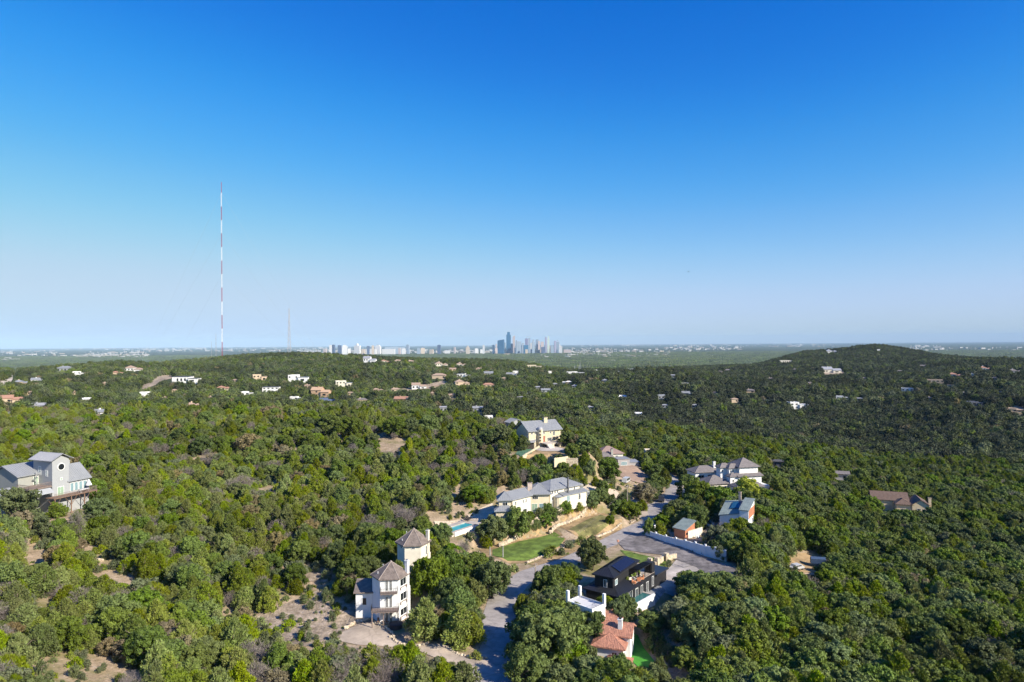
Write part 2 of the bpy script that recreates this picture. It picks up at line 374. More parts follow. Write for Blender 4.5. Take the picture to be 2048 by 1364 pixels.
def railing(root, pts, z, h=1.0, m=BLACKP, sp=.5, r=.025, name='railing'):
    b = MB()
    for a, c in zip(pts[:-1], pts[1:]):
        L = math.hypot(c[0]-a[0], c[1]-a[1]); n = max(1, int(L/sp))
        for zz in (h, h*.12): b.tube((a[0], a[1], z+zz), (c[0], c[1], z+zz), r*1.4, n=4)
        for i in range(n+1):
            t = i/n; x = a[0]+(c[0]-a[0])*t; y = a[1]+(c[1]-a[1])*t; b.tube((x, y, z), (x, y, z+h), r, n=4)
    return b.build(name, m, root)
def drape(name, poly, m, dz=.06, cell=1.2, label=None, zfun=None):
    """a sheet on the ground: poly is world xy"""
    bm = bmesh.new(); vs = [bm.verts.new((p[0], p[1], 0)) for p in poly]; bm.faces.new(vs)
    bmesh.ops.triangulate(bm, faces=bm.faces)
    for _ in range(7):
        es = [e for e in bm.edges if e.calc_length() > cell]
        if not es: break
        bmesh.ops.subdivide_edges(bm, edges=es, cuts=1); bmesh.ops.triangulate(bm, faces=[f for f in bm.faces if len(f.verts) > 3])
    xs = np.array([v.co.x for v in bm.verts]); ys = np.array([v.co.y for v in bm.verts]); zs = H(xs, ys) if zfun is None else zfun(xs, ys)
    for v, z in zip(bm.verts, zs): v.co.z = z+dz
    bmesh.ops.recalc_face_normals(bm, faces=bm.faces)
    if sum(f.normal.z for f in bm.faces) < 0: bmesh.ops.reverse_faces(bm, faces=bm.faces)
    me = bpy.data.meshes.new(name); bm.to_mesh(me); bm.free(); me.materials.append(m)
    o = bpy.data.objects.new(name, me); COL.objects.link(o); o['kind'] = 'structure'
    if label: o['label'] = label
    return o
# ---------------------------------------------------------------- layout: house frames, pads, road lines
def hexpts(cx, cy, r, a0=30, n=6): return [(cx+r*math.cos(R_(a0+360/n*k)), cy+r*math.sin(R_(a0+360/n*k))) for k in range(n)]
def gl(pts, z): return [tuple(G(a, b, z))[:2] for a, b in pts]
TW1 = (-24.0, 133.0); TW2 = (-21.4, 146.0)
PADS.append((TW1[0], TW1[1], np.array([1., 0.]), np.array([0., 1.]), 5, 5, .9, 5))
PADS.append((TW2[0], TW2[1], np.array([1., 0.]), np.array([0., 1.]), 3.5, 3.5, 4, 5))
F3 = Fr((-113.5, 168.3), ang=R_(68))                      # grey tower house
PADS.append((*F3.w(1, 4, 0)[:2], F3.ex, F3.ey, 11, 10, 12.6, 8))
aH4 = G(1024, 999.4, 10.7); F4M = Fr(G(1057.5, 987.7, 10.7), G(1098.5, 986.9, 10.7)); F4W = Fr(aH4, ang=R_(47))
F4T = Fr(G(998, 999.9, 10.7), G(1021.5, 999.4, 10.7)); F4R = Fr(G(1100.5, 979, 11.6), G(1164, 966.5, 11.6))
LINES.append(([(*G(905, 1062, 4.6)[:2], 3.5), (*G(950, 1048, 4.6)[:2], 3.5), (*F4T.w(0, 2, 0)[:2], 5), (*F4M.w(3, 3, 0)[:2], 5), (*F4R.w(4, 2, 0)[:2], 6.6), (*F4R.w(14, 2, 0)[:2], 7)], 5, 6))
F5 = Fr(G(1057.5, 862.8, 20.6), G(1121, 857.8, 20.6))      # stone house on the hill
pad(F5.w(-4, -9, 0), F5.w(17, -9, 0), 18, 14.7, 8)
F6 = Fr(G(1200, 908, 6.5), G(1246, 906, 6.5)); pad(F6.w(0, -8, 0), F6.w(10, -8, 0), 16, 2.0, 8)
F7 = Fr(G(1292, 903, 5.5), G(1319, 903, 5.5)); pad(F7.w(0, 0, 0), F7.w(6, 0, 0), 7, 0.5, 6)
F8 = Fr((81.6, 246), ang=R_(13)); PADS.append((*F8.w(-2, 5, 0)[:2], F8.ex, F8.ey, 12, 11, 0, 6))
F9 = Fr(G(1436.5, 1031, 5), ang=R_(-30)); PADS.append((*F9.w(3, 4, 0)[:2], F9.ex, F9.ey, 7, 7, 0, 5))
F10 = Fr((43.97, 187.8), (46.5, 184.8)); PADS.append((*F10.w(2, 3, 0)[:2], F10.ex, F10.ey, 6, 7, .6, 5))
aB = G(1172, 1175, 3.0); bB = G(1235.5, 1191, 3.0); F13 = Fr(aB, bB); PADS.append((*F13.w(4, 8, 0)[:2], F13.ex, F13.ey, 4.6, 12, -.3, 4)); LINES.append(([(*G(1266, 1242, -4)[:2], -4), (*G(1300, 1228, -4)[:2], -4), (*G(1335, 1205, -3)[:2], -3)], 2.2, 3.5))
F14 = Fr(G(1133.4, 1201, 5.5), G(1184.5, 1219, 5.5)); PADS.append((*F14.w(2, 2, 0)[:2], F14.ex, F14.ey, 5, 5, -1, 5))
F15 = Fr((10.6, 104.5), ang=R_(-14)); PADS.append((*F15.w(3, 4, 0)[:2], F15.ex, F15.ey, 9, 9, -3, 5))
F16 = Fr(G(1797, 1006.7, -6.6), ang=R_(-20)); PADS.append((*F16.w(0, 5, 0)[:2], F16.ex, F16.ey, 10, 9, -10.6, 8))
ROADC = [(980, 1420), (985, 1340), (1002, 1280), (1002, 1230), (1010, 1190), (1035, 1162), (1065, 1145), (1100, 1132), (1150, 1110), (1200, 1084), (1250, 1066), (1290, 1050), (1325, 1022), (1335, 1000), (1350, 975), (1346, 958), (1335, 944)]
LINES.append(([(*G(a, b, 0)[:2], 0) for a, b in ROADC], 6, 8))
LINES.append(([(*G(a, b, 0)[:2], 0) for a, b in [(1240, 1080), (1310, 1090), (1370, 1110), (1440, 1140), (1480, 1160)]], 5, 5))
LINES.append(([(*G(a, b, 0)[:2], z) for a, b, z in [(975, 1330, 0), (900, 1300, 0), (840, 1288, .2), (780, 1275, .4), (720, 1275, .5)]], 4, 5))
LINES.append(([(*G(a, b, .6)[:2], .6) for a, b in [(985, 1103), (1050, 1092), (1110, 1078)]], 5, 3))
LINES.append(([(*G(a, b, 1.9)[:2], 1.9) for a, b in [(1140, 1054), (1180, 1043), (1215, 1033)]], 4, 3))
LINES.append(([(*G(a, b, 14.5)[:2], 14.5) for a, b in [(1035, 906), (1070, 903), (1110, 903), (1145, 906)]], 6, 5))
LINES.append(([(*G(1378, 1062, 0.2)[:2], 0.2), (*G(1440, 1085, .2)[:2], 0)], 6, 5))
LINES.append(([(*G(1250, 950, 1)[:2], 1), (*G(1290, 950, 1)[:2], .5)], 9, 5))
LINES.append(([(*G(1262, 1308, -2.6)[:2], -2.6), (*G(1295, 1330, -2.6)[:2], -2.6)], 3.5, 5))
# trees may not stand in front of these image areas (polygons, distance of what must stay visible)
CLEAR = [
 ([(735,1118),(820,1112),(828,1150),(826,1205),(812,1246),(745,1246),(742,1215),(712,1200),(712,1160)], 131), ([(783,1062),(864,1056),(866,1105),(858,1128),(826,1130),(822,1115),(790,1110)], 144),
 ([(20,925),(90,898),(140,910),(168,955),(186,975),(184,1003),(120,1004),(80,985),(70,960),(40,960),(8,962)], 172), ([(0,966),(20,966),(20,985),(0,985)], 172), 
 ([(1090,955),(1170,955),(1175,985),(1140,985),(1112,1008),(1100,1020),(1055,1022),(1035,1018),(1010,1014),(988,1014),(995,995)], 190),
 ([(1040,843),(1122,840),(1130,865),(1132,898),(1158,905),(1158,922),(1110,920),(1042,916),(1030,910),(1045,880)], 250),
 ([(1195,888),(1250,888),(1258,905),(1275,918),(1278,935),(1233,935),(1228,912)], 270), ([(1292,896),(1325,896),(1320,918),(1292,912)], 290),
 ([(1233,935),(1262,934),(1300,950),(1306,960),(1262,964),(1233,964)], 260),
 ([(1390,935),(1440,920),(1478,913),(1518,925),(1518,972),(1480,965),(1450,975),(1408,975)], 245),
 ([(1436,1005),(1450,995),(1505,995),(1505,1048),(1470,1030),(1437,1048)], 190), ([(1340,1028),(1398,1028),(1398,1068),(1370,1082),(1342,1072)], 186),
 ([(1290,1056),(1318,1043),(1340,1075),(1400,1086),(1460,1100),(1462,1140),(1380,1112),(1290,1084)], 168), ([(1330,1020),(1350,1020),(1350,1050),(1330,1052)], 195),
 ([(1172,1150),(1245,1108),(1312,1118),(1332,1150),(1330,1165),(1310,1180),(1278,1238),(1262,1195),(1235,1195),(1172,1180)], 140),
 ([(1128,1172),(1172,1170),(1215,1192),(1218,1215),(1222,1252),(1203,1240),(1186,1222),(1160,1200),(1130,1206)], 124),
 ([(1160,1246),(1205,1246),(1232,1256),(1254,1284),(1250,1305),(1264,1322),(1215,1300),(1188,1300),(1184,1265)], 103), ([(1250,1278),(1275,1280),(1318,1332),(1270,1325),(1250,1300)], 112),
 ([(1758,978),(1850,985),(1852,1010),(1825,1022),(1795,1016),(1760,985)], 280), ([(1820,950),(1848,952),(1848,960),(1820,958)], 330),
 ([(1040,1140),(1075,1125),(1120,1118),(1182,1091),(1244,1059),(1290,1040),(1322,1047),(1288,1062),(1290,1078),(1330,1088),(1450,1135),(1420,1152),(1355,1125),(1290,1108),(1235,1094),(1180,1108),(1140,1125),(1066,1165),(1040,1190),(1034,1225),(1040,1300),(1035,1364),(945,1364),(935,1335),(980,1318),(962,1270),(968,1225),(980,1190),(1005,1160)], 400),
 ([(955,1085),(1024,1072),(1103,1060),(1132,1075),(1125,1095),(1055,1123),(1010,1120),(960,1110)], 190), ([(1111,1050),(1176,1022),(1206,1024),(1245,1042),(1193,1068),(1130,1090),(1110,1100),(1130,1065)], 205),
 ([(692,1262),(757,1250),(782,1275),(820,1288),(880,1287),(945,1322),(935,1335),(880,1315),(820,1292),(730,1292),(678,1283)], 135),
 ([(870,1055),(925,1042),(965,1038),(960,1062),(905,1080),(868,1068)], 185), ([(1322,1121),(1390,1121),(1385,1150),(1340,1170),(1322,1150)], 155),
 ([(1298,1160),(1350,1160),(1348,1196),(1300,1212),(1282,1236),(1268,1230),(1266,1190)], 152), ([(1236,1095),(1300,1105),(1352,1120),(1340,1130),(1290,1125),(1240,1112)], 160), ([(1315,1000),(1340,960),(1352,960),(1350,1000),(1330,1015),(1290,1020)], 262),
 ([(1150,985),(1195,955),(1235,962),(1235,985),(1180,1000)], 225), ([(1270,995),(1290,990),(1310,1035),(1290,1045),(1270,1020)], 230),
 ([(1592,1100),(1632,1105),(1650,1115),(1640,1140),(1600,1140),(1580,1120)], 190), ([(1243,960),(1262,960),(1262,978),(1243,978)], 240), ([(1252,975),(1258,975),(1258,1032),(1252,1032)], 205),
 ([(1363,968),(1369,968),(1369,1000),(1363,1000)], 225), ([(1068,1125),(1074,1125),(1074,1175),(1068,1175)], 150),
 ([(145,1030),(165,1030),(160,1090),(145,1090)], 150), ([(1316,988),(1330,988),(1330,1004),(1316,1004)], 230),
 ([(745,1240),(812,1240),(812,1262),(745,1262)], 130)]
BAREP = [   # (polygon, keep) clearings: no tall trees rooted or hanging over them
 [(600,1142),(640,1136),(668,1152),(662,1165),(608,1164)], [(492,1240),(560,1212),(640,1180),(690,1195),(742,1236),(735,1262),(690,1268),(640,1292),(560,1300),(497,1304)],
 [(60,1330),(150,1310),(230,1322),(300,1364),(60,1364)], [(60,1085),(100,1080),(110,1105),(70,1140),(45,1130)], [(160,1098),(212,1088),(206,1104),(165,1110)],
 [(865,1030),(920,1022),(985,1010),(990,1022),(930,1040),(870,1052)], [(1140,950),(1180,915),(1235,925),(1238,985),(1170,985)], [(752,882),(815,880),(810,900),(770,902)],
 [(520,960),(560,955),(555,985),(525,985)], [(1575,1105),(1650,1105),(1645,1145),(1580,1145)], [(1318,1320),(1390,1340),(1400,1364),(1335,1345)],
 [(1025,1195),(1036,1190),(1040,1240),(1030,1240)], [(680,710),(700,705),(690,735),(668,735)]]
BAREP = [p for p in BAREP if p[0][1] > 800]
# plain white far sheets are set further down
# ---------------------------------------------------------------- ground sheet
def build_ground():
    us = np.concatenate([np.linspace(-3.2, -1.0, 24)[:-1], np.linspace(-1.0, 1.0, 420), np.linspace(1.0, 3.2, 24)[1:]])
    ys = np.concatenate([np.exp(np.linspace(math.log(50), math.log(4000), 520)), np.exp(np.linspace(math.log(4000), math.log(51000), 70))[1:]])
    Y, U = np.meshgrid(ys, us, indexing='ij'); X = U*Y; Z = H(X, Y)
    X0 = X[0]*3; rows = [(-400., X0)]
    X = np.vstack([X0[None], X[0:1]*1.0, X]); Y = np.vstack([np.full((1, len(us)), -400.), np.full((1, len(us)), 20.), Y]); Z = np.vstack([Z[0:1]-4, Z[0:1], Z])
    nr, nc = X.shape
    co = np.stack([X, Y, Z], -1).reshape(-1, 3)
    i = np.arange(nr-1)[:, None]*nc+np.arange(nc-1)[None]; q = np.stack([i, i+1, i+nc+1, i+nc], -1).reshape(-1, 4)
    me = bpy.data.meshes.new('ground'); me.vertices.add(len(co)); me.vertices.foreach_set('co', co.ravel())
    me.loops.add(q.size); me.loops.foreach_set('vertex_index', q.ravel().astype(np.int32))
    me.polygons.add(len(q)); me.polygons.foreach_set('loop_start', (np.arange(len(q))*4).astype(np.int32)); me.polygons.foreach_set('loop_total', np.full(len(q), 4, np.int32))
    me.update(); me.validate()
    for p in (0,): me.polygons.foreach_set('use_smooth', np.ones(len(q), bool))
    m = bpy.data.materials.new('soil_and_far_plain'); m.use_nodes = True; N = m.node_tree.nodes; L = m.node_tree.links; b = N['Principled BSDF']
    b.inputs['Roughness'].default_value = 1; b.inputs['Specular IOR Level'].default_value = .1
    geo = N.new('ShaderNodeNewGeometry')
    def noise(sc, det=4, r=.6):
        n = N.new('ShaderNodeTexNoise'); n.inputs['Scale'].default_value = sc; n.inputs['Detail'].default_value = det; n.inputs['Roughness'].default_value = r
        L.new(geo.outputs['Position'], n.inputs['Vector']); return n.outputs['Fac']
    def mix(f, a, c):
        x = N.new('ShaderNodeMix'); x.data_type = 'RGBA'; L.new(f, x.inputs[0])
        for k, s in ((6, a), (7, c)):
            if isinstance(s, tuple): x.inputs[k].default_value = (*s, 1)
            else: L.new(s, x.inputs[k])
        return x.outputs[2]
    def rng_(f, a, c, smooth=True):
        r = N.new('ShaderNodeMapRange'); r.inputs[1].default_value = a; r.inputs[2].default_value = c; L.new(f, r.inputs[0]); return r.outputs[0]
    near = mix(rng_(noise(.35), .35, .65), (.30, .225, .14), (.46, .35, .25))
    near = mix(rng_(noise(2.2, 5), .5, .72), near, (.15, .12, .07))
    near = mix(rng_(noise(.12, 3), .48, .62), near, (.20, .18, .075))
    near = mix(rng_(noise(1.1, 5, .75), .62, .70), near, (.60, .52, .42))
    far = mix(rng_(noise(.004, 4), .4, .6), (.035, .05, .02), (.06, .075, .032))
    far = mix(rng_(noise(.0011, 5, .7), .56, .66), far, (.13, .12, .08))
    far = mix(rng_(noise(.02, 4, .8), .60, .72), far, (.20, .18, .15))
    sx = N.new('ShaderNodeSeparateXYZ'); L.new(geo.outputs['Position'], sx.inputs[0])
    col = mix(rng_(sx.outputs['Y'], 420, 900), near, far)
    L.new(col, b.inputs['Base Color'])
    bp = N.new('ShaderNodeBump'); bp.inputs['Strength'].default_value = .7; bp.inputs['Distance'].default_value = .25
    L.new(noise(2.5, 5), bp.inputs['Height']); L.new(bp.outputs[0], b.inputs['Normal'])
    me.materials.append(m); o = bpy.data.objects.new('ground', me); COL.objects.link(o)
    tag(o, 'rocky tan soil of the hills and the wide green plain reaching the horizon', kind='structure')
build_ground()

# ---------------------------------------------------------------- roads, drives, lawns
def strip(name, Lp, Rp, m, z, label, dz=.07, n=10):
    def resample(pts):
        pts = [Vector(p) for p in pts]; d = [0]
        for a, b in zip(pts[:-1], pts[1:]): d.append(d[-1]+(b-a).length)
        out = []; N_ = len(Lp)*n
        for k in range(N_+1):
            t = d[-1]*k/N_; i = max(j for j in range(len(d)) if d[j] <= t+1e-9); i = min(i, len(pts)-2)
            f = (t-d[i])/max(1e-6, d[i+1]-d[i]); out.append(pts[i].lerp(pts[i+1], f))
        return out
    A = resample([(*G(a, b, z)[:2],) for a, b in Lp]); B = resample([(*G(a, b, z)[:2],) for a, b in Rp])
    bm = bmesh.new(); W = 8; g = []
    for p, q in zip(A, B):
        row = []
        for k in range(W+1):
            c = p.lerp(q, k/W); row.append(bm.verts.new((c.x, c.y, 0)))
        g.append(row)
    xs = np.array([v.co.x for r in g for v in r]); ys = np.array([v.co.y for r in g for v in r]); zs = H(xs, ys)
    for v, zz in zip([v for r in g for v in r], zs): v.co.z = zz+dz
    for i in range(len(g)-1):
        for k in range(W): bm.faces.new((g[i][k], g[i][k+1], g[i+1][k+1], g[i+1][k]))
    bmesh.ops.recalc_face_normals(bm, faces=bm.faces)
    me = bpy.data.meshes.new(name); bm.to_mesh(me); bm.free(); me.materials.append(m)
    o = bpy.data.objects.new(name, me); COL.objects.link(o); tag(o, label, kind='structure'); return o
strip('road', [(930,1420),(938,1364),(958,1310),(962,1275),(966,1230),(980,1188),(1006,1163),(1040,1143),(1080,1130),(1120,1117),(1181,1091),(1243,1059),(1284,1041),(1283,1012),(1306,1006),(1330,985),(1337,965),(1330,945)],
      [(1030,1420),(1030,1364),(1042,1300),(1036,1230),(1040,1192),(1058,1170),(1078,1155),(1110,1142),(1140,1128),(1182,1110),(1236,1089),(1280,1068),(1322,1048),(1345,1020),(1352,1000),(1366,980),(1355,958),(1342,945)], ASPH, 0, 'pale grey asphalt road curving up between the houses')
drape('side_street', gl([(1236,1086),(1262,1068),(1280,1066),(1293,1075),(1330,1088),(1380,1102),(1407,1113),(1452,1130),(1500,1150),(1480,1165),(1411,1149),(1356,1122),(1322,1110),(1290,1106),(1250,1100)], 0), ASPH2, dz=.11, label='worn asphalt lane along the white garden wall')
drape('driveway', gl([(686,1268),(700,1262),(757,1250.5),(779,1275),(816,1288),(886,1286),(934,1314),(979,1319),(968,1335),(940,1337),(878,1316),(824,1296),(717,1293),(676,1285)], .3), DRIVE, dz=.12, label='tan concrete driveway below the white tower house')
drape('driveway', gl([(1270,1003),(1285,1005),(1300,1035),(1293,1046),(1284,1042),(1262,1018)], 0), DRIVE, dz=.12, label='pale drive forking off at the upper end of the road')
drape('driveway', gl([(1322,1152),(1352,1121),(1392,1135),(1408,1149),(1380,1160),(1345,1176),(1318,1180)], 0), CONC, dz=.14, label='pale concrete drive beside the black house')
drape('lawn', gl([(1000,1085),(1024,1078),(1103,1063),(1132,1077),(1124,1094),(1055,1121),(1020,1124),(975,1115),(958,1100)], .6), DRYLAWN, dz=.08, label='dry grass terrace in front of the long cream house')
drape('lawn', gl([(985,1100),(1040,1083),(1080,1075),(1105,1068),(1130,1078),(1120,1092),(1055,1117),(1015,1121),(985,1112)], .6), LAWN, dz=.13, label='green mown lawn on the lower terrace')
drape('lawn', gl([(1111,1050),(1176,1024),(1204,1025),(1241,1041),(1193,1061),(1159,1067),(1136,1062)], 1.9), DRYLAWN, dz=.08, label='dry tan grass terrace on the upper level')
drape('lawn', gl([(1138,1059),(1178,1038),(1200,1030),(1232,1040),(1192,1058),(1160,1065)], 1.9), mat('half_dry_lawn_grass', (.25, .235, .085), .95, .3, .5, bump=.5, bscale=8, big=.3, br=(.6, 1.3)), dz=.13, label='green strip of lawn on the upper terrace')
drape('verge', gl([(1060,1127),(1128,1098),(1195,1068),(1244,1047),(1243,1058),(1180,1090),(1118,1117),(1072,1131)], .2), DRYLAWN, dz=.07, label='dry grass verge beside the road')
drape('graded_plot', gl([(1233,936),(1262,935),(1285,944),(1306,958),(1300,966),(1262,966),(1233,964)], 1), TANSOIL, dz=.25, label='bare graded tan plot below the brown roofed house')
drape('forecourt', gl([(1078,893),(1108,893),(1135,900),(1115,903),(1085,903),(1070,901)], 14.6), CONC, dz=.12, label='pale forecourt of the stone house')
drape('lawn', gl([(1050,906),(1078,901),(1115,904),(1148,903),(1150,910),(1110,914),(1075,913),(1050,915)], 14.6), DRYLAWN, dz=.07, label='dry lawn below the stone house')
drape('tennis_court', gl([(1030,909),(1042,898),(1064,898),(1064,908),(1046,914)], 14.4), mat('green_court_paint', (.10, .20, .12), .9, .06), dz=.1, label='green painted court below the stone house')
drape('artificial_lawn', gl([(1251,1285),(1259,1279),(1276,1283),(1292,1302),(1318,1334),(1280,1338),(1252,1312)], -2.6), TURF, dz=.1, label='bright green artificial lawn beside the red tiled house')
drape('lawn', gl([(1240,1100),(1262,1104),(1300,1112),(1340,1124),(1330,1134),(1290,1128),(1262,1120)], 0), LAWN, dz=.09, label='grass bank between the lane and the black house')
drape('rock_cut', gl([(1152,985),(1185,962),(1215,958),(1238,968),(1236,982),(1205,985),(1175,997)], 6), LIME, dz=.4, label='pale limestone cut beside the long cream house')
drape('rock_cut', gl([(868,1040),(925,1030),(985,1012),(992,1022),(965,1037),(925,1043),(880,1053)], 5.5), LIME, dz=.35, label='pale limestone cut behind the pool')
for i, (p, lb) in enumerate(zip(BAREP[:2]+BAREP[9:11], ('bare pinkish patch among the junipers', 'wide bare rocky slope left of the tower driveway', 'tan clearing in the woods on the right', 'bare tan bank at the bottom of the view'))):
    w = [hit(a, b) for a, b in p]; drape('bare_slope', [(q.x, q.y) for q in w], RUBBLE if i != 2 else DRYLAWN, dz=.10, label=lb)
for k, (pl, lb) in enumerate(((([(1385,712),(1340,727),(1365,729),(1400,716)]), 'river bend seen over the plain'), ([(1118,749),(1150,746),(1156,751),(1135,754)], 'blue patch of river below the white works'))):
    w = [G(a, b, -86 if k == 0 else -10) for a, b in pl]
    if k == 0:
        drape('river', [(q.x, q.y) for q in [G(a, b, -90) for a, b in [(1330,724),(1370,727),(1392,729),(1385,732),(1340,729),(1318,726)]]], WATER, dz=6, cell=200, label=lb)
# ---------------------------------------------------------------- main houses
def tower_house(c, r, z0, ze, apex, label, wins, chim, extra=None, wallc=WHITE, rr=3.85, a0=0):
    root = thing('tower_house', label, 'house', (c[0], c[1], z0))
    w = MB(); a0 = 6; pts = hexpts(c[0], c[1], r, a0); w.prism(pts, z0-1, ze-.1); w.build('wall', wallc, root)
    rp = hexpts(c[0], c[1], rr, a0); m = MB()
    top = [(p[0], p[1], ze) for p in rp]; lo = [(p[0], p[1], ze-.22) for p in rp]; A = (c[0]+.15, c[1], apex)
    m.add(top+[A]+lo, [(i, (i+1) % 6, 6) for i in range(6)]+[(7+i, 7+(i+1) % 6, (i+1) % 6, i) for i in range(6)]+[tuple(range(12, 6, -1))])
    rf = m.build('roof', SHING, root)
    cap = MB()
    for p in top: cap.tube(p, A, .085, .085, 5)
    cap.blob(A, .16, 1); cap.build('ridge_caps', mat('pale_ridge_tile', (.36, .30, .26), .9, .1), rf)
    v = MB(); v.tube((c[0]-1.6, c[1]+1.2, ze+.6), (c[0]-1.6, c[1]+1.2, apex-.9), .07); v.build('roof_vent', WHITE2, rf); v = MB(); v.tube((c[0]-2.1, c[1]-1.5, ze+.3), (c[0]-2.1, c[1]-1.5, ze+.95), .07); v.build('roof_vent', WHITE2, rf)
    for (k, u, z, ww, h, kw) in wins:      # face k from pts[k] to pts[k+1], outward
        a, b = pts[k], pts[(k+1) % 6]; window(root, Fr(a, b), 'f', u, z, ww, h, **kw)
    cx, cy, cw, ct = chim
    F = Fr((cx, cy), ang=R_(a0-30)); chimney(root, F, 0, 0, cw, cw, z0-1, ct, wallc, METAL)
    b = MB(); b.box(F, -.2, cw+.1, -.15, cw+.15, z0-1, ze-2.4); b.build('chimney_breast', wallc, root)
    return root, pts
# hex vertices at a0+60k: face 4 (240..300 deg) looks at the camera when a0=0
t1, p1 = tower_house(TW1, 3.45, .9, 9.35, 11.75, 'white three storey hexagonal tower house with two balconies beside the curved driveway',
    [(4, 1.0, 7.05, .55, 2.05, {}), (4, 1.75, 7.05, .55, 2.05, {}), (4, 1.0, 3.95, .55, 2.05, {}), (4, 1.75, 3.95, .55, 2.05, {}), (4, 1.0, .95, .55, 2.05, {}), (4, 1.75, .95, .55, 2.05, {}),
     (5, .55, 7.55, 2.1, 1.45, dict(mull=1)), (5, .6, 4.75, 2.1, 1.5, dict(mull=1)), (5, .6, 1.9, 2.2, 1.35, dict(mull=1)), (3, 1.2, 6.0, .4, .5, {})], (TW1[0]+2.85, TW1[1]-.1, .62, 11.9))
for k in range(3):   # window sills of the right face
    m = MB(); F = Fr(p1[5], p1[0]); z = (7.4, 4.6, 1.75)[k]; m.box(F, .5, 2.8, -.16, .02, z-.12, z); m.box(F, .55, .75, -.2, .0, z-.5, z-.12); m.box(F, 2.5, 2.7, -.2, .0, z-.5, z-.12); m.build('window_sill', WOOD, t1)
F1 = Fr(p1[4], p1[5])
for z, w0, w1, dep, nm in ((6.95, .1, 3.3, 1.3, 0), (3.85, -1.5, 3.6, 2.1, 1)):
    m = MB(); m.box(F1, w0, w1, -dep, 0, z-.12, z)
    for q in np.arange(w0+.2, w1, .75): m.box(F1, q, q+.1, -dep-.2, 0, z-.28, z-.12)
    m.build('balcony_floor', WOOD, t1)
    railing(t1, [F1.w(w0, 0, 0)[:2], F1.w(w0, -dep, 0)[:2], F1.w(w1, -dep, 0)[:2], F1.w(w1, 0, 0)[:2]], z, .95, BLACKP, .3, .018)
for u in (-1.4, .7, 3.4): m = MB(); m.box(F1, u, u+.18, -2.05, -1.87, -.2, 3.66); m.build('balcony_post', WOOD, t1)
Fa = Fr((TW1[0]-6.6, TW1[1]-.6), ang=R_(4)); block(t1, Fa, 3.4, 3.6, -.2, 5.9, 'shed', 1.3, .4, WHITE, SHING, wins=[('f', 1.2, 3.4, .9, 1.5, dict(mull=0))], rname='annex_roof')
t2, p2 = tower_house(TW2, 3.35, 3.0, 11.85, 14.6, 'cream hexagonal tower house standing behind the taller white balcony tower',
    [(5, 1.9, 9.2, .55, 1.9, dict(mull=0)), (5, .4, 4.6, 2.0, 1.9, {}), (3, 1.5, 10.9, .8, .5, dict(mull=0)), (4, 1.4, 11.0, .8, .45, dict(mull=0))], (TW2[0]+2.7, TW2[1]-.1, .6, 14.2), wallc=PALECREAM)
# ---- grey tower house on the left
h3 = thing('hillside_house', 'grey hillside house with metal roofs, a square tower with a round window and timber decks', 'house', F3.w(2, 2, 12.6))
w = MB(); w.box(F3, 0, 4.2, 0, 7, 11.5, 25.7); w.add([F3.w(0, 0, 25.7), F3.w(4.2, 0, 25.7), F3.w(2.1, 0, 26.9), F3.w(0, 7, 25.7), F3.w(4.2, 7, 25.7), F3.w(2.1, 7, 26.9)], [(0, 1, 2), (5, 4, 3), (0, 3, 4, 1), (1, 4, 5, 2), (2, 5, 3, 0)])
w.build('tower_wall', LTSID, h3)
m = MB(); roof_mesh(m, F3, 0, 4.2, 0, 7, 25.85, 1.5, 'gablev', .8, .12, .5); m.build('tower_roof', METALP, h3)
m = MB(); c = F3.w(2.2, 0, 24.0)
for rad, th_, mt, nm in ((.95, .10, FRAMEW, 'round_window'), (.75, .16, GLASS, 'pane')):
    m = MB(); nrm = -np.append(F3.ey, 0); m.tube(Vector(c)-Vector(nrm)*.05, Vector(c)+Vector(nrm)*th_, rad, rad, 20)
    if nm == 'round_window': rwin = m.build(nm, mt, h3)
    else: m.build(nm, mt, rwin)
window(h3, F3, 'f', 2.0, 20.6, .6, .7, mull=0, glass=GREENGLASS); window(h3, F3, 'f', 1.2, 16.9, 1.7, 2.2, glass=GREENGLASS, frame=FRAMEW)
window(h3, F3, 'l', 2.0, 22.0, .9, 2.2, 4.2, 7, glass=BLUEGLASS); window(h3, F3, 'l', 4.6, 21.8, .8, 1.5, 4.2, 7, glass=BLUEGLASS)
block(h3, F3, 6.5, 10.4, 11.5, 22.4, 'gable', 2.3, .5, GREYSID, METAL, .55, u0=-5, v0=4.9, wins=[('f', 3.6, 19.7, 1.2, 2.1, dict(glass=GREENGLASS, frame=FRAMEW)), ('f', 1.2, 15.5, 3.5, 2.2, {})])
block(h3, F3, 5.4, 8, 11.5, 19.9, 'gable', 3.6, .5, LTSID, METAL, .5, u0=4.3, v0=.3, wins=[('f', .4+k*1.15, 17.2, .95, 2.2, dict(glass=BLUEGLASS, frame=FRAMEW, mull=0)) for k in range(4)])
block(h3, F3, 6, 5, 11.5, 18.4, 'gable', 1.6, .5, LTSID, METAL, .5, u0=-13, v0=3, wins=[('f', 1+k*2, 15.5, 1, 1.3, {}) for k in range(2)])
chimney(h3, F3, 7.2, 5.2, .9, .9, 20, 24.4, LTSID)
m = MB(); m.box(F3, -1.7, 9.6, -3.2, -.03, 16.85, 17.0); m.build('lower_deck', WOODR, h3)
railing(h3, [F3.w(-1.6, -3.15, 0)[:2], F3.w(9.5, -3.15, 0)[:2], F3.w(9.5, -.1, 0)[:2]], 17.0, 1.05, WOOD, .3, .03)
m = MB(); m.box(F3, -5.5, 0, .2, 4.85, 19.4, 19.65); m.build('upper_deck', WOOD, h3)
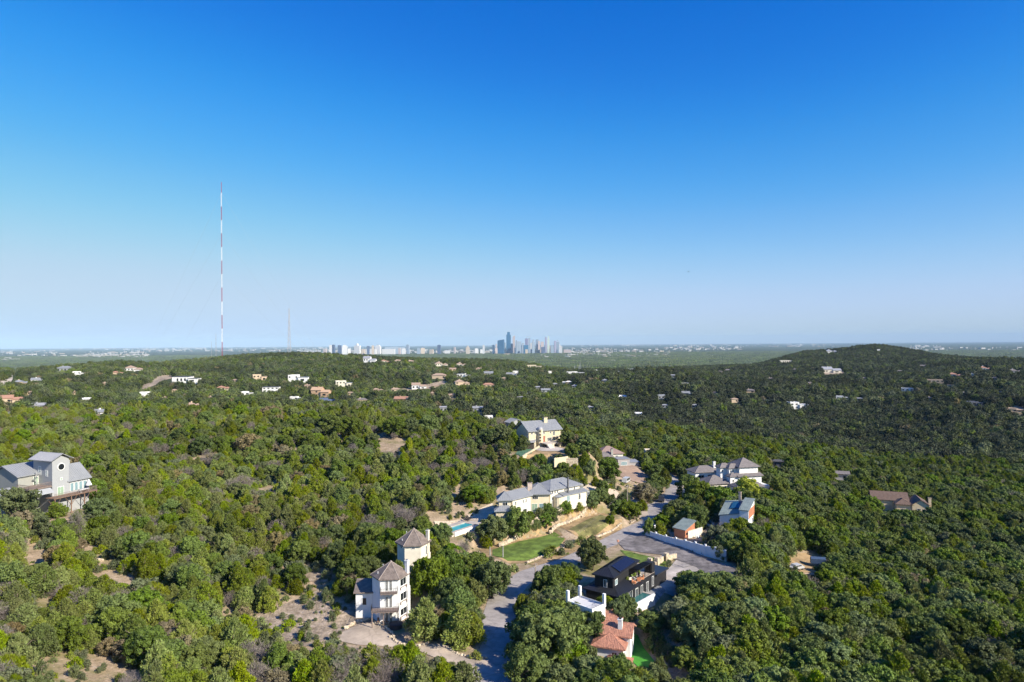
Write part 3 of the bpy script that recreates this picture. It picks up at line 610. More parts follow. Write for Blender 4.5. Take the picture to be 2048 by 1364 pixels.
railing(h3, [F3.w(-5.4, 4.8, 0)[:2], F3.w(-5.4, .3, 0)[:2], F3.w(0, .3, 0)[:2]], 19.65, 1.0, WOOD, .25, .035)
m = MB(); m.slab([F3.w(-5.3, -1.6, 18.3), F3.w(-.4, -1.6, 18.3), F3.w(-.4, .15, 19.3), F3.w(-5.3, .15, 19.3)], .06); m.build('awning', LTSID, h3)
m = MB()
for u in (-1.5, 2.6, 6.0, 9.2):
    m = MB(); m.box(F3, u, u+.2, -3.1, -2.9, 11.0, 16.79); m.tube(F3.w(u+.1, -3, 14.6), F3.w(u+1.6, -3, 16.75), .06, n=4); m.tube(F3.w(u+.1, -3, 14.6), F3.w(u-1.4, -3, 16.75), .06, n=4); m.build('deck_post', WOODR, h3)
m = MB(); m.box(F3, 0, 8.5, -1.0, 0.3, 11.2, 16.7); m.build('basement_wall', LTSID, h3)
m = MB()      # spiral stair against the tower
for k in range(14):
    a = k*.5; cx, cy = F3.w(-1.3, 4.0, 0)[:2]; m.add([(cx, cy, 19.7+k*.2), (cx+.75*math.cos(a), cy+.75*math.sin(a), 19.7+k*.2), (cx+.75*math.cos(a+.45), cy+.75*math.sin(a+.45), 19.7+k*.2), (cx, cy, 19.76+k*.2), (cx+.75*math.cos(a), cy+.75*math.sin(a), 19.76+k*.2), (cx+.75*math.cos(a+.45), cy+.75*math.sin(a+.45), 19.76+k*.2)], [(2, 1, 0), (3, 4, 5), (0, 1, 4, 3), (1, 2, 5, 4), (2, 0, 3, 5)])
m.tube((cx, cy, 19.6), (cx, cy, 23.2), .08); m.build('spiral_stair', STEEL, h3)
# umbrella and table on the lower deck
q = F3.w(8.9, -.8, 17.0); um = thing('patio_umbrella', 'white patio umbrella at the right end of the timber deck', 'umbrella', q)
m = MB(); m.tube(q, (q[0], q[1], q[2]+2.6), .04); m.build('pole', STEEL, um); m = MB(); m.tube((q[0], q[1], q[2]+1.2), (q[0], q[1], q[2]+2.7), .75, .08, 8); m.build('canopy', WHITE2, um)
q = F3.w(6.6, -2.0, 17.0); tb = thing('deck_table', 'white table on the timber deck of the grey hillside house', 'table', q)
m = MB(); m.box(Fr(q, ang=R_(68)), -1.2, 1.2, -.5, .5, 17.68, 17.75); m.build('table_top', WHITE2, tb)
for du in (-1.05, .97):
    for dv in (-.42, .34): m = MB(); m.box(Fr(q, ang=R_(68)), du, du+.08, dv, dv+.08, 17.0, 17.68); m.build('leg', WHITE2, tb)

# ---- long cream house
h4 = thing('cream_house', 'long two storey cream house with blue grey metal roofs above the terraced lawns', 'house', F4M.w(3, 3, 5))
block(h4, F4T, F4T.L, 4.2, 3.5, 10.6, 'hip', 1.9, .6, CREAM, METAL, .5, wins=[('f', 1.0, 9.0, 1.4, 1.0, {})])
m = MB(); Fs = F4T.sub(-1.1, -1.6); 
roof_mesh(m, Fs, 0, F4T.L+2, 0, 3.5, 8.0, 1.3, 'hip', .3, .15, .5); m.build('skirt_roof', METAL, h4)
m = MB(); m.box(Fs, .2, F4T.L+1.8, .2, 3, 3.5, 7.9); m.build('wall', STONEW, h4)
Lw = 7.6
block(h4, F4W, Lw, 5.5, 4, 10.6, 'gable', 1.7, .5, PALECREAM, METAL, .5, wins=[('f', .9, 8.9, .7, 1.1, {}), ('f', 4.2, 8.9, .6, 1.1, {}), ('f', 5.3, 8.9, .6, 1.1, {}), ('f', 4.3, 5.4, 1.6, 1.9, {}), ('f', .7, 5.6, .9, 1.6, {})], u0=.2)
block(h4, F4M, F4M.L, 7.5, 4, 10.6, 'hip', 2.3, .7, CREAM, METAL, .5, wins=[('f', 1.0, 9.1, 1.7, 1.0, dict(mull=2)), ('f', .8, 5.6, 1.7, 2.3, dict(glass=GREENGLASS, frame=FRAMEW)), ('f', 3.0, 5.6, 2.2, 2.3, dict(glass=BLUEGLASS, frame=FRAMEW))])
m = MB(); m.slab([F4M.w(-4.4, .5, 7.4), F4M.w(-1.0, -2.4, 6.0), F4M.w(.1, -2.0, 6.6), F4M.w(-.2, 1.2, 8.4)], .06); m.build('sail_awning', mat('beige_canvas', (.7, .62, .48), .9, .05), h4)
Lr = F4R.L
block(h4, F4R, Lr-1, 7, 5, 11.4, 'hip', 2.0, .7, PALECREAM, METAL, .5, wins=[('f', k, 10.1, .55, .95, dict(mull=0)) for k in (.6, 1.6, 2.6, 6.2, 7.2, 9.6, 12.0, 13.0)]+[('f', .5, 6.6, .6, 1.7, {}), ('f', 1.7, 6.6, .6, 1.7, {})])
block(h4, F4R, Lr-3.5, 1.7, 5, 9.6, 'shed', .65, .4, PALECREAM, METAL, .5, u0=3.6, v0=-1.75, wins=[('f', 1.3, 7.6, 1.3, 1.7, dict(glass=BLUEGLASS, frame=FRAMEW)), ('f', 6.2, 7.4, .9, 1.9, {}), ('f', 10.0, 7.4, .9, 1.9, {})])
m = MB(); cA = F4R.w(2.6, -.6, 0); m.tube((cA[0], cA[1], 5), (cA[0], cA[1], 9.4), 1.5, 1.5, 14); m.build('round_bay', CREAM, h4)
m = MB(); m.tube((cA[0], cA[1], 9.4), (cA[0], cA[1], 9.9), 1.75, .3, 14); m.build('bay_roof', METAL, h4)
chimney(h4, F4M, -.2, 1.2, 1.3, .9, 10, 13.6, mat('pinkish_stone', (.62, .50, .42), .9, .1))
chimney(h4, F4R, 6.0, -1.2, .35, .35, 9, 14.5, mat('dark_flue', (.12, .12, .13), .6, .1))
# pool with deck
Lp0, Lp1 = G(905, 1063, 4.6), G(947, 1049, 4.6); FP = Fr(Lp0, Lp1)
po = thing('swimming_pool', 'turquoise lap pool on a raised pale deck below the limestone cut', 'pool', FP.w(3, 1, 4.6))
m = MB(); m.box(FP, -4.5, 9.5, 3.2, 5, 3.4, 4.75); m.box(FP, -1.3, 0, -.9, 3.2, 3.4, 4.62); m.box(FP, FP.L, FP.L+2.6, -.9, 3.2, 3.4, 4.62); m.box(FP, -.3, FP.L+.5, -.9, 0, 2.6, 4.62); m.build('pool_deck', CONC, po)
m = MB(); m.box(FP, -.4, FP.L+.6, -1.2, -.903, 1.6, 4.5); m.build('pool_wall', WHITE, po)
m = MB(); m.box(FP, 0, FP.L, 0, 3.2, 3.5, 4.5); m.build('water', POOL, po)
cb = thing('pool_cabana', 'small flat grey roofed cabana at the left end of the pool', 'cabana', FP.w(-3.5, 0, 4.4)); block(cb, FP, 2.6, 2.6, 3, 6.1, 'flat', 0, .4, WHITE, METAL, u0=-4.3, v0=0, wins=[('f', .6, 4.7, 1.2, 1.1, {})])
for k in range(4):
    q = FP.w(FP.L+1.0+k*.9, 3.6+.35*k, 4.75); lo = thing('lounge_chair', ('pool chair nearest the water on the pool deck', 'second pool chair from the water on the pool deck', 'third pool chair from the water on the pool deck', 'pool chair farthest from the water on the pool deck')[k], 'chair', q, 'chairs on the pool deck')
    Fq = Fr(q, ang=R_(60)); m = MB(); m.box(Fq, -.3, .3, -.8, .4, 5.02, 5.1); m.build('seat', DARK, lo); m = MB(); m.slab([Fq.w(-.3, .4, 5.1), Fq.w(.3, .4, 5.1), Fq.w(.3, .8, 5.6), Fq.w(-.3, .8, 5.6)], .06); m.build('backrest', DARK, lo)
    for a, b in ((-.28, -.75), (.22, -.75), (-.28, .3), (.22, .3)): m = MB(); m.box(Fq, a, a+.06, b, b+.06, 4.75, 5.02); m.build('leg', BLACKP, lo)
# ---- stone house on the hill
h5 = thing('stone_house', 'cream stone house with grey gable roof and round turret alone on the hill', 'house', F5.w(7, 4, 14.7))
block(h5, F5, F5.L, 9.5, 13.5, 20.5, 'gable', 3.3, .7, STONEW, METAL, .55, wins=[('f', 1.0, 19.2, .8, .9, {}), ('f', 2.6, 19.2, .8, .9, {}), ('f', 6.3, 19.1, .8, .9, {}), ('f', 9.3, 19.1, .8, .9, {}), ('f', 1.3, 16.6, .8, .9, {}), ('f', 2.6, 16.6, .8, .9, {}),
   ('f', 8.2, 16.3, 2.0, 1.4, dict(mull=3)), ('f', 5.6, 15.7, 1.1, 2.2, {}), ('r', 2, 18.3, 1.2, 1.6, {}), ('r', 5, 15.3, 1.2, 1.9, {}), ('f', 10.8, 18.3, .9, 1.7, {})])
m = MB(); q = F5.w(4.7, -.5, 0); m.tube((q[0], q[1], 13.8), (q[0], q[1], 21.2), 1.15, 1.15, 16); tr = m.build('turret', STONEW, h5)
m = MB(); m.blob((q[0], q[1], 21.25), 1.22, 3, .8, 12, 6, 0); m.build('turret_roof', METALP, tr)
for zz in (20.6, 19.2, 18.1, 17.0): 
    m = MB(); Fq = Fr(q, ang=R_(0)); m.box(Fq, -.3, .3, -1.2, -1.0, zz-.25, zz+.25); m.build('turret_window', GLASS, tr)
chimney(h5, F5, 8.8, 3.2, 1.5, 1.1, 21, 25.0, STONEW)
m = MB(); m.box(F5, 4.2, 12.4, -5.5, -.02, 16.0, 16.25); 
m.build('terrace', CONC, h5)
for u in (7.2, 10.2): m = MB(); m.box(F5, u, u+.8, -5.4, -4.6, 13.8, 16.0); m.build('column', STONEW, h5)
m = MB(); m.slab([F5.w(4.6, -8.0, 14.6), F5.w(6.8, -8.0, 14.6), F5.w(6.8, -5.5, 16.1), F5.w(4.6, -5.5, 16.1)], 1.0); m.build('stairs', CONC, h5)
railing(h5, [F5.w(6.9, -5.4, 0)[:2], F5.w(12.3, -5.4, 0)[:2], F5.w(12.3, -.2, 0)[:2]], 16.25, .9, STONEW, .6, .06)
m = MB(); m.box(F5, 11, 13.6, -1.6, 0, 17.7, 17.9); m.build('balcony', CONC, h5); railing(h5, [F5.w(11, -1.5, 0)[:2], F5.w(13.5, -1.5, 0)[:2]], 17.9, .9, STONEW, .4, .04)
m = MB(); m.box(F5, 5.3, 7.0, -.5, 0, 16.3, 18.4); m.build('porch_surround', mat('red_brown_trim', (.35, .15, .10), .8, .1), h5)
gA = G(1044, 899, 14.6); gB = G(1068, 899, 14.6); Fg = Fr(gA, gB)
g5 = thing('carport', 'pale roofed carport with dark walls beside the green court', 'carport', Fg.w(2, 3, 14.6))
block(g5, Fg, Fg.L, 6, 13.6, 16.9, 'shedr', .4, .5, mat('dark_timber_cladding', (.10, .08, .07), .8, .2), METALP)
for k in range(3): m = MB(); m.box(Fg, Fg.L+.05, Fg.L+.5, .2+k*2.4, .65+k*2.4, 13.8, 16.9); m.build('column', CREAM, g5)
rw_ = thing('retaining_wall', 'cream retaining wall curving round the terrace of the stone house', 'wall', G(1100, 915, 14))
for pts, z in (([(1045, 916), (1052, 911), (1064, 904), (1078, 895)], 15.3), ([(1108, 918), (1130, 915), (1155, 910), (1156, 905), (1148, 900), (1134, 895)], 14.9)):
    for a, b in zip(pts[:-1], pts[1:]):
        A, B = G(*a, 14.6), G(*b, 14.6); F = Fr(A, B); m = MB(); m.box(F, 0, F.L+.1, -.2, .2, 11.8, z); m.build('wall_segment', STONEW, rw_)
m = MB(); A, B = G(1105, 921, 13.5), G(1156, 921, 13.5); F = Fr(A, B); m.box(F, 3.5, F.L, -.2, .2, 10.5, 14.3); m.build('wall_segment', LIME, rw_)
fn = thing('court_fence', 'dark mesh fence around the green painted court', 'fence', G(1046, 908, 14.5))
ps = [G(a, b, 14.5) for a, b in ((1031, 909), (1046, 914), (1064, 907.5))]
railing(fn, [tuple(p)[:2] for p in ps], 14.5, 3.0, BLACKP, 1.2, .03, 'mesh_panel')
h5b = thing('hill_house', 'grey gabled roof showing behind the trees left of the stone house', 'house', G(1033, 852, 17))
Fb = Fr(G(1022, 851, 18.5), ang=R_(30)); block(h5b, Fb, 6, 5, 14, 19.5, 'gablev', 1.6, .5, LTSID, METAL, .5, wins=[('f', 1, 17, 1, 1, {})])

# ---- right side: brown hip roof + grey garages
h6 = thing('garden_house', 'house with a pinkish brown hip roof and grey garages above the graded tan plot', 'house', F6.w(4, 3, 2.2))
block(h6, F6, F6.L, 9, 1, 6.4, 'hip', 2.6, .6, PALECREAM, mat('pinkish_brown_shingles', (.31, .22, .19), .95, .1), wins=[('f', 7, 4.2, 1.2, 1.4, {}), ('r', 2, 3.5, 1.2, 1.4, {})])
block(h6, F6, 6.5, 5, 1, 5.6, 'hip', 1.6, .5, GREYSID, SHINGG, u0=-1.8, v0=-2)
block(h6, F6, 5.2, 6, .5, 5.0, 'flat', 0, .2, mat('mid_grey_stucco', (.38, .36, .36), .9, .05), METAL, u0=5.6, v0=-6.5, wins=[('f', 1.4, 2.4, 2.6, 1.6, dict(glass=BLUEGLASS, mull=3, frame=FRAMEW))])
block(h6, F6, 4.3, 4.5, .3, 3.4, 'shed', .5, .2, mat('mid_grey_stucco', (.38, .36, .36), .9, .05), METAL, u0=10.9, v0=-6.0)
chimney(h6, F6, 4.6, -1.2, .9, .8, 5, 8.6, GREYSID)
m = MB(); m.box(F6, 11.4, 16, -9, -8.7, -.5, 1.7); m.build('garden_wall', STONEW, h6)
h7 = thing('white_house', 'white flat roofed house half hidden by trees behind the graded plot', 'house', F7.w(3, 3, .5))
block(h7, F7, F7.L, 6, -.5, 5.4, 'flat', 0, .1, mat('warm_white_stucco', (.76, .68, .56), .9, .08), CONC, parapet=.5, wins=[('f', 2, 3, 1.2, 1.6, {}), ('f', 3.8, .6, 1, 2, {}), ('r', 2, 2.5, 1.2, 1.4, {})])
# ---- grey hip roof house
h8 = thing('hip_roof_house', 'large white house with stacked grey brown hip roofs on the right of the street', 'house', F8.w(2, 3, 0))
block(h8, F8, 7.4, 7, 0, 8.8, 'hip', 2.7, .7, WHITE, SHINGG, wins=[('l', 3, 7.0, .6, 1.2, dict(mull=0))])
block(h8, F8, 4.5, 2.6, 4, 8.3, 'hip', 1.3, .5, WHITE, SHINGG, u0=-3.2, v0=1.6, wins=[('f', .4, 6.6, .5, 1.1, dict(mull=0)), ('f', 1.3, 6.6, .5, 1.1, dict(mull=0))])
block(h8, F8, 4.5, 3, 4, 8.3, 'hip', 1.3, .5, WHITE, SHINGG, u0=-5.6, v0=3.4, wins=[('f', .5, 6.6, .5, 1.1, dict(mull=0))])
block(h8, F8, 9, 1.6, 0, 5.8, 'shed', .8, .6, WHITE, SHINGG, u0=-1.2, v0=-1.65, wins=[('f', 3.2, 5.1, .7, .3, dict(mull=0))])
block(h8, F8, 3.4, 2.6, 0, 5.8, 'hip', 1.0, .4, WHITE, SHINGG, u0=-4.4, v0=-1.2, wins=[('f', .8, 3.8, .8, 1.0, {})])
block(h8, F8, 10, 4.4, -.5, 3.0, 'hip', 1.7, .6, WHITE, SHINGG, u0=-4.6, v0=-6.2, wins=[('f', 1+k*2.4, .8, 1.2, 1.6, {}) for k in range(3)])
block(h8, F8, 8.4, 7.4, -.5, 3.4, 'hip', 2.3, .6, PALECREAM, SHINGG, u0=-12.5, v0=-.4, wins=[('f', .9, .1, 2.3, 2.4, dict(glass=DARK, mull=0)), ('f', 4.2, .1, 2.6, 2.4, dict(glass=DARK, mull=0))])
block(h8, F8, 12, 6.4, -.5, 5.4, 'hip', 1.8, .6, WHITE, SHINGG, u0=-11.5, v0=11, wins=[('f', 1, 2.4, 2.5, 2, {}), ('f', 5, 2.4, 2.5, 2, {})])
chimney(h8, F8, -3.2, 12.5, .8, .8, 5, 8.9, WHITE)
m = MB(); m.box(F8, 8.0, 10.8, -2, 3, -.3, 2.2); m.build('garden_wall', WHITE, h8)
# ---- green roof house
h9 = thing('green_roof_house', 'white house with a sloping weathered green metal roof and a blue skylight panel', 'house', F9.w(3, 4, 0))
rp = [F9.w(0, 0, 5.2), F9.w(5.8, 0, 6.3), F9.w(5.8, 9, 8.3), F9.w(0, 9, 7.4)]
m = MB(); m.prism([F9.w(u, v, 0)[:2] for u, v in ((.3, .3), (5.7, .3), (5.7, 8.8), (.3, 8.8))], -.5, [4.9, 6.0, 8.0, 7.1]); m.build('wall', WHITE2, h9)
m = MB(); m.slab(rp, .18); m.ribs(rp, .6); rf = m.build('roof', GREENR, h9)
m = MB(); m.slab([F9.w(2.6, 3.2, 6.7), F9.w(5.2, 3.2, 7.15), F9.w(5.2, 7.4, 8.1), F9.w(2.6, 7.4, 7.7)], .15); m.build('skylight', mat('blue_panel', (.02, .09, .16), .25, .05), rf)
block(h9, F9, 2.4, 8.5, -.5, 7.4, 'shed', 1.6, .2, WHITE2, GREENR, .6, u0=5.9, v0=-.5, wins=[('r', 2.5, 5.5, .6, 1.4, {}), ('r', 5, 3, 1.2, 1.4, {})])
m = MB(); m.box(F9.sub(8.32, -.3), 0, .06, .2, 8, 5.0, 7.4); m.build('orange_panel', ORANGE, h9)
chimney(h9, F9, 4.0, 7.6, .7, .6, 7, 10.6, mat('tan_stucco', (.5, .4, .32), .9, .1))
for (s, u, z, w_, h_) in (('f', .8, .4, 1.0, 2.2), ('f', 3.2, .4, 1.4, 2.4), ('f', 4.9, 2.8, .6, 1.6), ('l', 4, 2.5, 1.2, 1.4)): window(h9, F9.sub(.3, .3), s, u, z, w_, h_, 5.4, 8.5)
# ---- orange garage
h10 = thing('garage', 'small orange walled garage with a sloping green roof behind the white garden wall', 'garage', F10.w(2, 2, .5))
U = F10.L; VV = 4.7
m = MB(); m.prism([F10.w(u, v, 0)[:2] for u, v in ((.15, .15), (U-.15, .15), (U-.15, VV-.1), (.15, VV-.1))], -.3, [3.0, 3.0, 4.7, 4.7]); m.build('wall', ORANGE, h10)
rp = [F10.w(-.2, -.25, 3.15), F10.w(U+.2, -.25, 3.15), F10.w(U+.2, VV+.2, 4.95), F10.w(-.2, VV+.2, 4.95)]
m = MB(); m.slab(rp, .14); m.ribs(rp, .5); m.build('roof', GREENR, h10)
m = MB(); m.box(F10.sub(U-.12, 1.2), 0, .25, 0, 6.6, -.3, 2.6); m.build('white_screen_wall', PALECREAM, h10)
m = MB(); q = F10.w(U, .8, 2.0); m.tube(Vector(q)-Vector((*F10.ex, 0))*.2, Vector(q)+Vector((*F10.ex, 0))*.12, .25, .25, 10); m.build('porthole', DARK, h10)
# ---- black house
h13 = thing('black_house', 'black modern house with standing seam roofs, a roof terrace and a pool', 'house', F13.w(3, 6, -.3))
Ul = F13.L; 
block(h13, F13, Ul, 9.5, -1.5, 2.9, 'hip', 1.5, .7, BLACKW, BLACKM, .5, wins=[('r', 4.6, .2, 1.5, 2.2, {}), ('r', 1.2, .2, 2.6, 2.2, dict(mull=2))])
FU = Fr(G(1189.5, 1147, 6.0), G(1230, 1155, 6.0))
block(h13, FU, FU.L-.5, 12.5, 2.5, 5.9, 'hip', 1.25, .5, BLACKW, BLACKM, .5, wins=[('r', 1.0, 3.9, 1.3, 1.2, dict(glass=BLUEGLASS)), ('f', 2, 3.6, .8, 1.6, {})], rname='upper_roof')
sp_ = lambda u, v: FU.w(u, v, 6.0+(4.9-u)/2.7*1.25+.16)
m = MB(); rp = [sp_(4.5, 2.8), sp_(4.5, 10.6), sp_(2.5, 10.6), sp_(2.5, 2.8)]; m.slab(rp, .06); m.ribs(rp, 1.0, .05, .03); m.build('solar_panels', mat('solar_panel_glass', (.012, .013, .03), .25, .05, spec=.6), h13)
rp = [FU.w(.9, 3.0, 6.75), FU.w(FU.L-.4, 3.0, 6.35), FU.w(FU.L-.4, 10.5, 6.35), FU.w(.9, 10.5, 6.75)]
FT = F13.sub(4.9, 6.8)       # roof terrace on the right
m = MB(); m.box(FT, 0, 2.6, 0, 9.8, -1.5, 3.3); m.build('terrace_block', BLACKW, h13)
m = MB(); m.box(FT, .02, 2.57, .05, 9.7, 3.304, 3.36); m.build('terrace_floor', mat('pale_deck_tiles', (.5, .42, .36), .9, .1), h13)
railing(h13, [FT.w(0.6, .1, 0)[:2], FT.w(2.5, .1, 0)[:2], FT.w(2.5, 7.2, 0)[:2]], 3.36, 1.0, BLACKP, .5, .02)
m = MB(); m.box(FT, .6, 2.5, 2.6, 8.2, 5.5, 5.62)
for a in np.arange(2.7, 8.0, .35): m.box(FT, .6, 2.5, a, a+.08, 5.624, 5.7)
for u, v in ((2.3, 2.7), (2.3, 8.0), (2.3, 5.4)): m.box(FT, u, u+.12, v, v+.12, 3.37, 5.5)
m.build('pergola', BLACKP, h13)
m = MB(); m.box(FT, .8, 2.55, 8.3, 9.75, 3.31, 5.6); m.build('stair_tower', BLACKW, h13)
m = MB(); m.box(FT, .3, 2.6, 9.85, 15.5, -1, 2.4); m.build('garage_wing', BLACKW, h13)
m = MB(); m.box(FT, -2.5, 3.0, 9.85, 16, 2.404, 2.7); m.build('garage_roof', BLACKM, h13)
for k, (u, z, w_, h_) in enumerate(((.6, -.8, 1.2, 3.0), (3.0, -.8, 1.0, 3.0), (5.6, -.8, 1.0, 3.0), (8.2, .5, .9, 2.2))): window(h13, FT, 'r', u, z, w_, h_, 2.6, 9.8)
for k in range(10):      # terrace furniture
    a, b = FT.w(.8+.8*(k % 3), .6+1.6*(k//3)+.3*(k % 2), 0)[:2]; kind = k % 3
    o = thing('terrace_chair' if kind else 'terrace_plant', ('potted plant on the roof terrace of the black house' if not kind else ('cream' if kind == 1 else 'orange')+' cushioned seat on the roof terrace of the black house'), 'plant' if not kind else 'chair', (a, b, 3.36), 'seats and pots on the roof terrace '+str(kind))
    Fq = Fr((a, b), ang=.6*k)
    if kind:
        m = MB(); m.box(Fq, -.35, .35, -.35, .35, 3.36, 3.8); m.build('seat', PALECREAM if kind == 1 else mat('orange_cushion', (.6, .25, .12), .9, .05), o)
        m = MB(); m.box(Fq, -.35, .35, .35, .5, 3.36, 4.2); m.build('backrest', PALECREAM if kind == 1 else MATS['orange_cushion'], o)
    else:
        m = MB(); m.tube((a, b, 3.36), (a, b, 3.75), .2, .28, 8); m.build('pot', DARK, o); m = MB(); m.blob((a, b, 4.05), .38, k); m.build('leaves', OAK, o)
# pool of the black house
pA, pB = G(1268, 1207, .4), G(1299, 1190, .4); FQ = Fr(pA, pB)
po2 = thing('raised_pool', 'narrow dark pool with a tall white wall beside the black house', 'pool', FQ.w(3, 1, 0))
m = MB(); m.box(FQ, -1.2, FQ.L+.6, -1.0, -.6, -4.5, .75); m.build('pool_wall', WHITE2, po2)
m = MB(); m.box(FQ, -1.0, FQ.L+.4, 1.8, 2.6, -2, .6); m.box(FQ, -1.2, -.9, -.6, 1.8, -3, .6); m.box(FQ, FQ.L, FQ.L+.5, -.6, 1.8, -2, .6); m.build('coping', CONC, po2)
m = MB(); m.box(FQ, -.9, FQ.L, -.6, 1.8, -1, .5); m.build('water', POOLD, po2)
drape('patio', [FQ.w(u, v, 0)[:2] for u, v in ((FQ.L+.6, -1), (FQ.L+7, 0), (FQ.L+8, 5), (FQ.L, 5), (-1, 4.5), (-1, 2.6), (FQ.L, 2.6))], mat('blue_grey_flagstone', (.34, .34, .34), .9, .3, 1.2), dz=.2, label='flagstone patio beside the dark pool')
for k, (a, b, w_, d_, lb) in enumerate(((1252, 1202, 3.4, 3.4, 'black flat pergola in front of the dark pool'), (1303, 1176, 2.6, 2.4, 'small black pergola at the far end of the pool'))):
    q = G(a, b, 0); F = Fr(q, FQ.o+0 if False else (q[0]+FQ.ex[0], q[1]+FQ.ex[1])); pg = thing('pergola', lb, 'pergola', tuple(q))
    m = MB(); m.box(F, 0, w_, 0, d_, 2.3, 2.45); m.build('pergola_roof', BLACKM, pg)
    for u, v in ((0, 0), (w_-.12, 0), (0, d_-.12), (w_-.12, d_-.12)): m = MB(); m.box(F, u, u+.12, v, v+.12, -1, 2.3); m.build('post', BLACKP, pg)
gw = thing('stone_gate_wall', 'stepped limestone wall with yellow shrubs beside the black garage', 'wall', G(1320, 1128, 0))
for a, b in (((1312, 1128), (1330, 1114)), ((1330, 1118), (1352, 1112)), ((1296, 1127), (1312, 1130))):
    A, B = G(*a, .5), G(*b, .5); F = Fr(A, B); m = MB(); m.box(F, 0, F.L, -.3, .3, -.6, 1.2); m.box(F, 0, 1.0, -.45, .45, -.6, 1.9); m.build('wall_segment', LIME, gw)
fe = thing('iron_fence', 'thin black iron fence along the pale drive of the black house', 'fence', G(1350, 1137, 0)); railing(fe, [tuple(G(*p, 0))[:2] for p in ((1344, 1128), (1368, 1136), (1386, 1132))], 0, 1.5, BLACKP, .4, .02)
# ---- white flat roof house
h14 = thing('flat_roof_house', 'white house with a flat roof terrace and tall corner pillars below the black house', 'house', F14.w(2, 2, -1))
block(h14, F14, F14.L, 3.8, -2, 5.3, 'flat', 0, .1, WHITE, mat('pale_roof_membrane', (.62, .60, .58), .9, .06), parapet=.25, wins=[('r', 1.3, 2.6, 1.5, 1.3, dict(glass=GREENGLASS)), ('r', 2.8, .2, .7, 1.6, {}), ('f', 1.5, 2.6, 1.4, 1.3, {})])
for u, v in ((-.1, -.1), (-.1, 3.4), (F14.L-.4, 3.4)): m = MB(); m.box(F14, u, u+.5, v, v+.5, 5.0, 7.4); m.build('pillar', WHITE, h14)
railing(h14, [F14.w(.2, 0.1, 0)[:2], F14.w(.2, 3.6, 0)[:2], F14.w(F14.L-.2, 3.6, 0)[:2], F14.w(F14.L-.2, .1, 0)[:2]], 5.5, .9, BLACKP, .22, .015)
m = MB(); m.slab([F14.w(F14.L+.01, -.3, 1.7), F14.w(F14.L+1.0, -.3, 1.5), F14.w(F14.L+1.0, 4, 1.5), F14.w(F14.L+.01, 4, 1.7)], .15); m.build('ledge_roof', mat('tan_tiles', (.42, .28, .2), .9, .1), h14)
# ---- red tile house
h15 = thing('tile_roof_house', 'white house with red clay tile hip roofs beside the bright artificial lawn', 'house', F15.w(3, 4, -3))
A, B = G(1186, 1291, .6), G(1246, 1299, .6); F15a = Fr(A, B)
block(h15, F15a, F15a.L, 5.5, -3.5, .5, 'hip', 1.5, .45, WHITE, TILE, .3, th=.22, v0=.3, wins=[('f', 3.2, -1.4, 1.0, 1.2, {})])
block(h15, F15a, F15a.L+.4, 4.6, -3.5, 1.6, 'gable', 1.5, .45, WHITE, TILE, .3, u0=.4, v0=3.0, th=.22, wins=[('r', 1.8, -1.2, 1.2, 1.3, {})])
block(h15, F15a, 4.6, 4.2, -3.5, 2.3, 'hip', 1.2, .45, WHITE, TILE, .3, u0=-1.2, v0=7.6, th=.22)
block(h15, F15a, 3.6, 4.5, -3.5, -1.0, 'hip', 1.0, .45, WHITE, TILE, .3, u0=3.0, v0=-4.4, th=.22, wins=[('r', 1.2, -2.6, .9, 1.1, {})])
chimney(h15, F15a, F15a.L-1.5, 3.8, .75, .75, 0, 4.2, WHITE)
# ---- brown roof house on the far right
h16 = thing('brown_roof_house', 'cream house with a maroon brown roof alone in the trees on the right', 'house', F16.w(3, 4, -10.6))
block(h16, F16, 5.5, 9, -12, -6.8, 'gablev', 2.0, .4, mat('buff_siding', (.72, .58, .37), .9, .05), BROWNROOF, u0=4.5, v0=0, wins=[('f', 1.6, -9.5, 1.2, 1.5, {}), ('f', 3.4, -9.5, 1, 1.3, {})])
block(h16, F16, 5, 6, -12, -7.0, 'hip', 1.6, .5, MATS['buff_siding'], BROWNROOF, u0=-.6, v0=.5, wins=[('f', 1.4, -9.8, 1.8, 1.2, {})])
block(h16, F16, 12, 8, -12, -6.6, 'gable', 2.4, .5, MATS['buff_siding'], BROWNROOF, u0=-8, v0=5)
chimney(h16, F16, 10.2, 2.2, .9, .8, -12, -4.3, MATS['buff_siding'])
# ---------------------------------------------------------------- white garden wall and other walls
gw = thing('garden_wall', 'long stepped white garden wall along the side lane', 'wall', G(1360, 1098, 0))
wp = [(1292.8,1073.4,0),(1312,1081,0),(1332,1088,0),(1352,1094,0),(1371,1099.5,0),(1391,1105.5,0),(1411,1112,0),(1431,1119,-.2),(1451,1126,-.5)]
W = [G(*p) for p in wp]
for a_i, (a, b) in enumerate(zip(W[:-1], W[1:])):
    F = Fr(a, b); m = MB(); m.box(F, .05, F.L, -.1, .1, -1.2, 1.9+.13*a_i+min(a.z, 0)); m.build('wall_panel', WHITE2, gw)
for i, a in enumerate(W):
    F = Fr(a, W[min(i+1, len(W)-1)]) if i < len(W)-1 else Fr(a, (a.x+F.ex[0], a.y+F.ex[1])); m = MB(); m.box(F, -.22, .22, -.2, .2, -1.2, 2.2+.13*i+min(a.z, 0)); m.build('pier', WHITE2, gw)
a, b = W[0], G(1318, 1063, 0); F = Fr(a, b); m = MB(); m.box(F, .2, F.L, -.1, .1, -.5, 2.3); m.box(F, F.L, F.L+.4, -.2, .2, -.5, 2.6); m.build('wall_panel', WHITE2, gw)
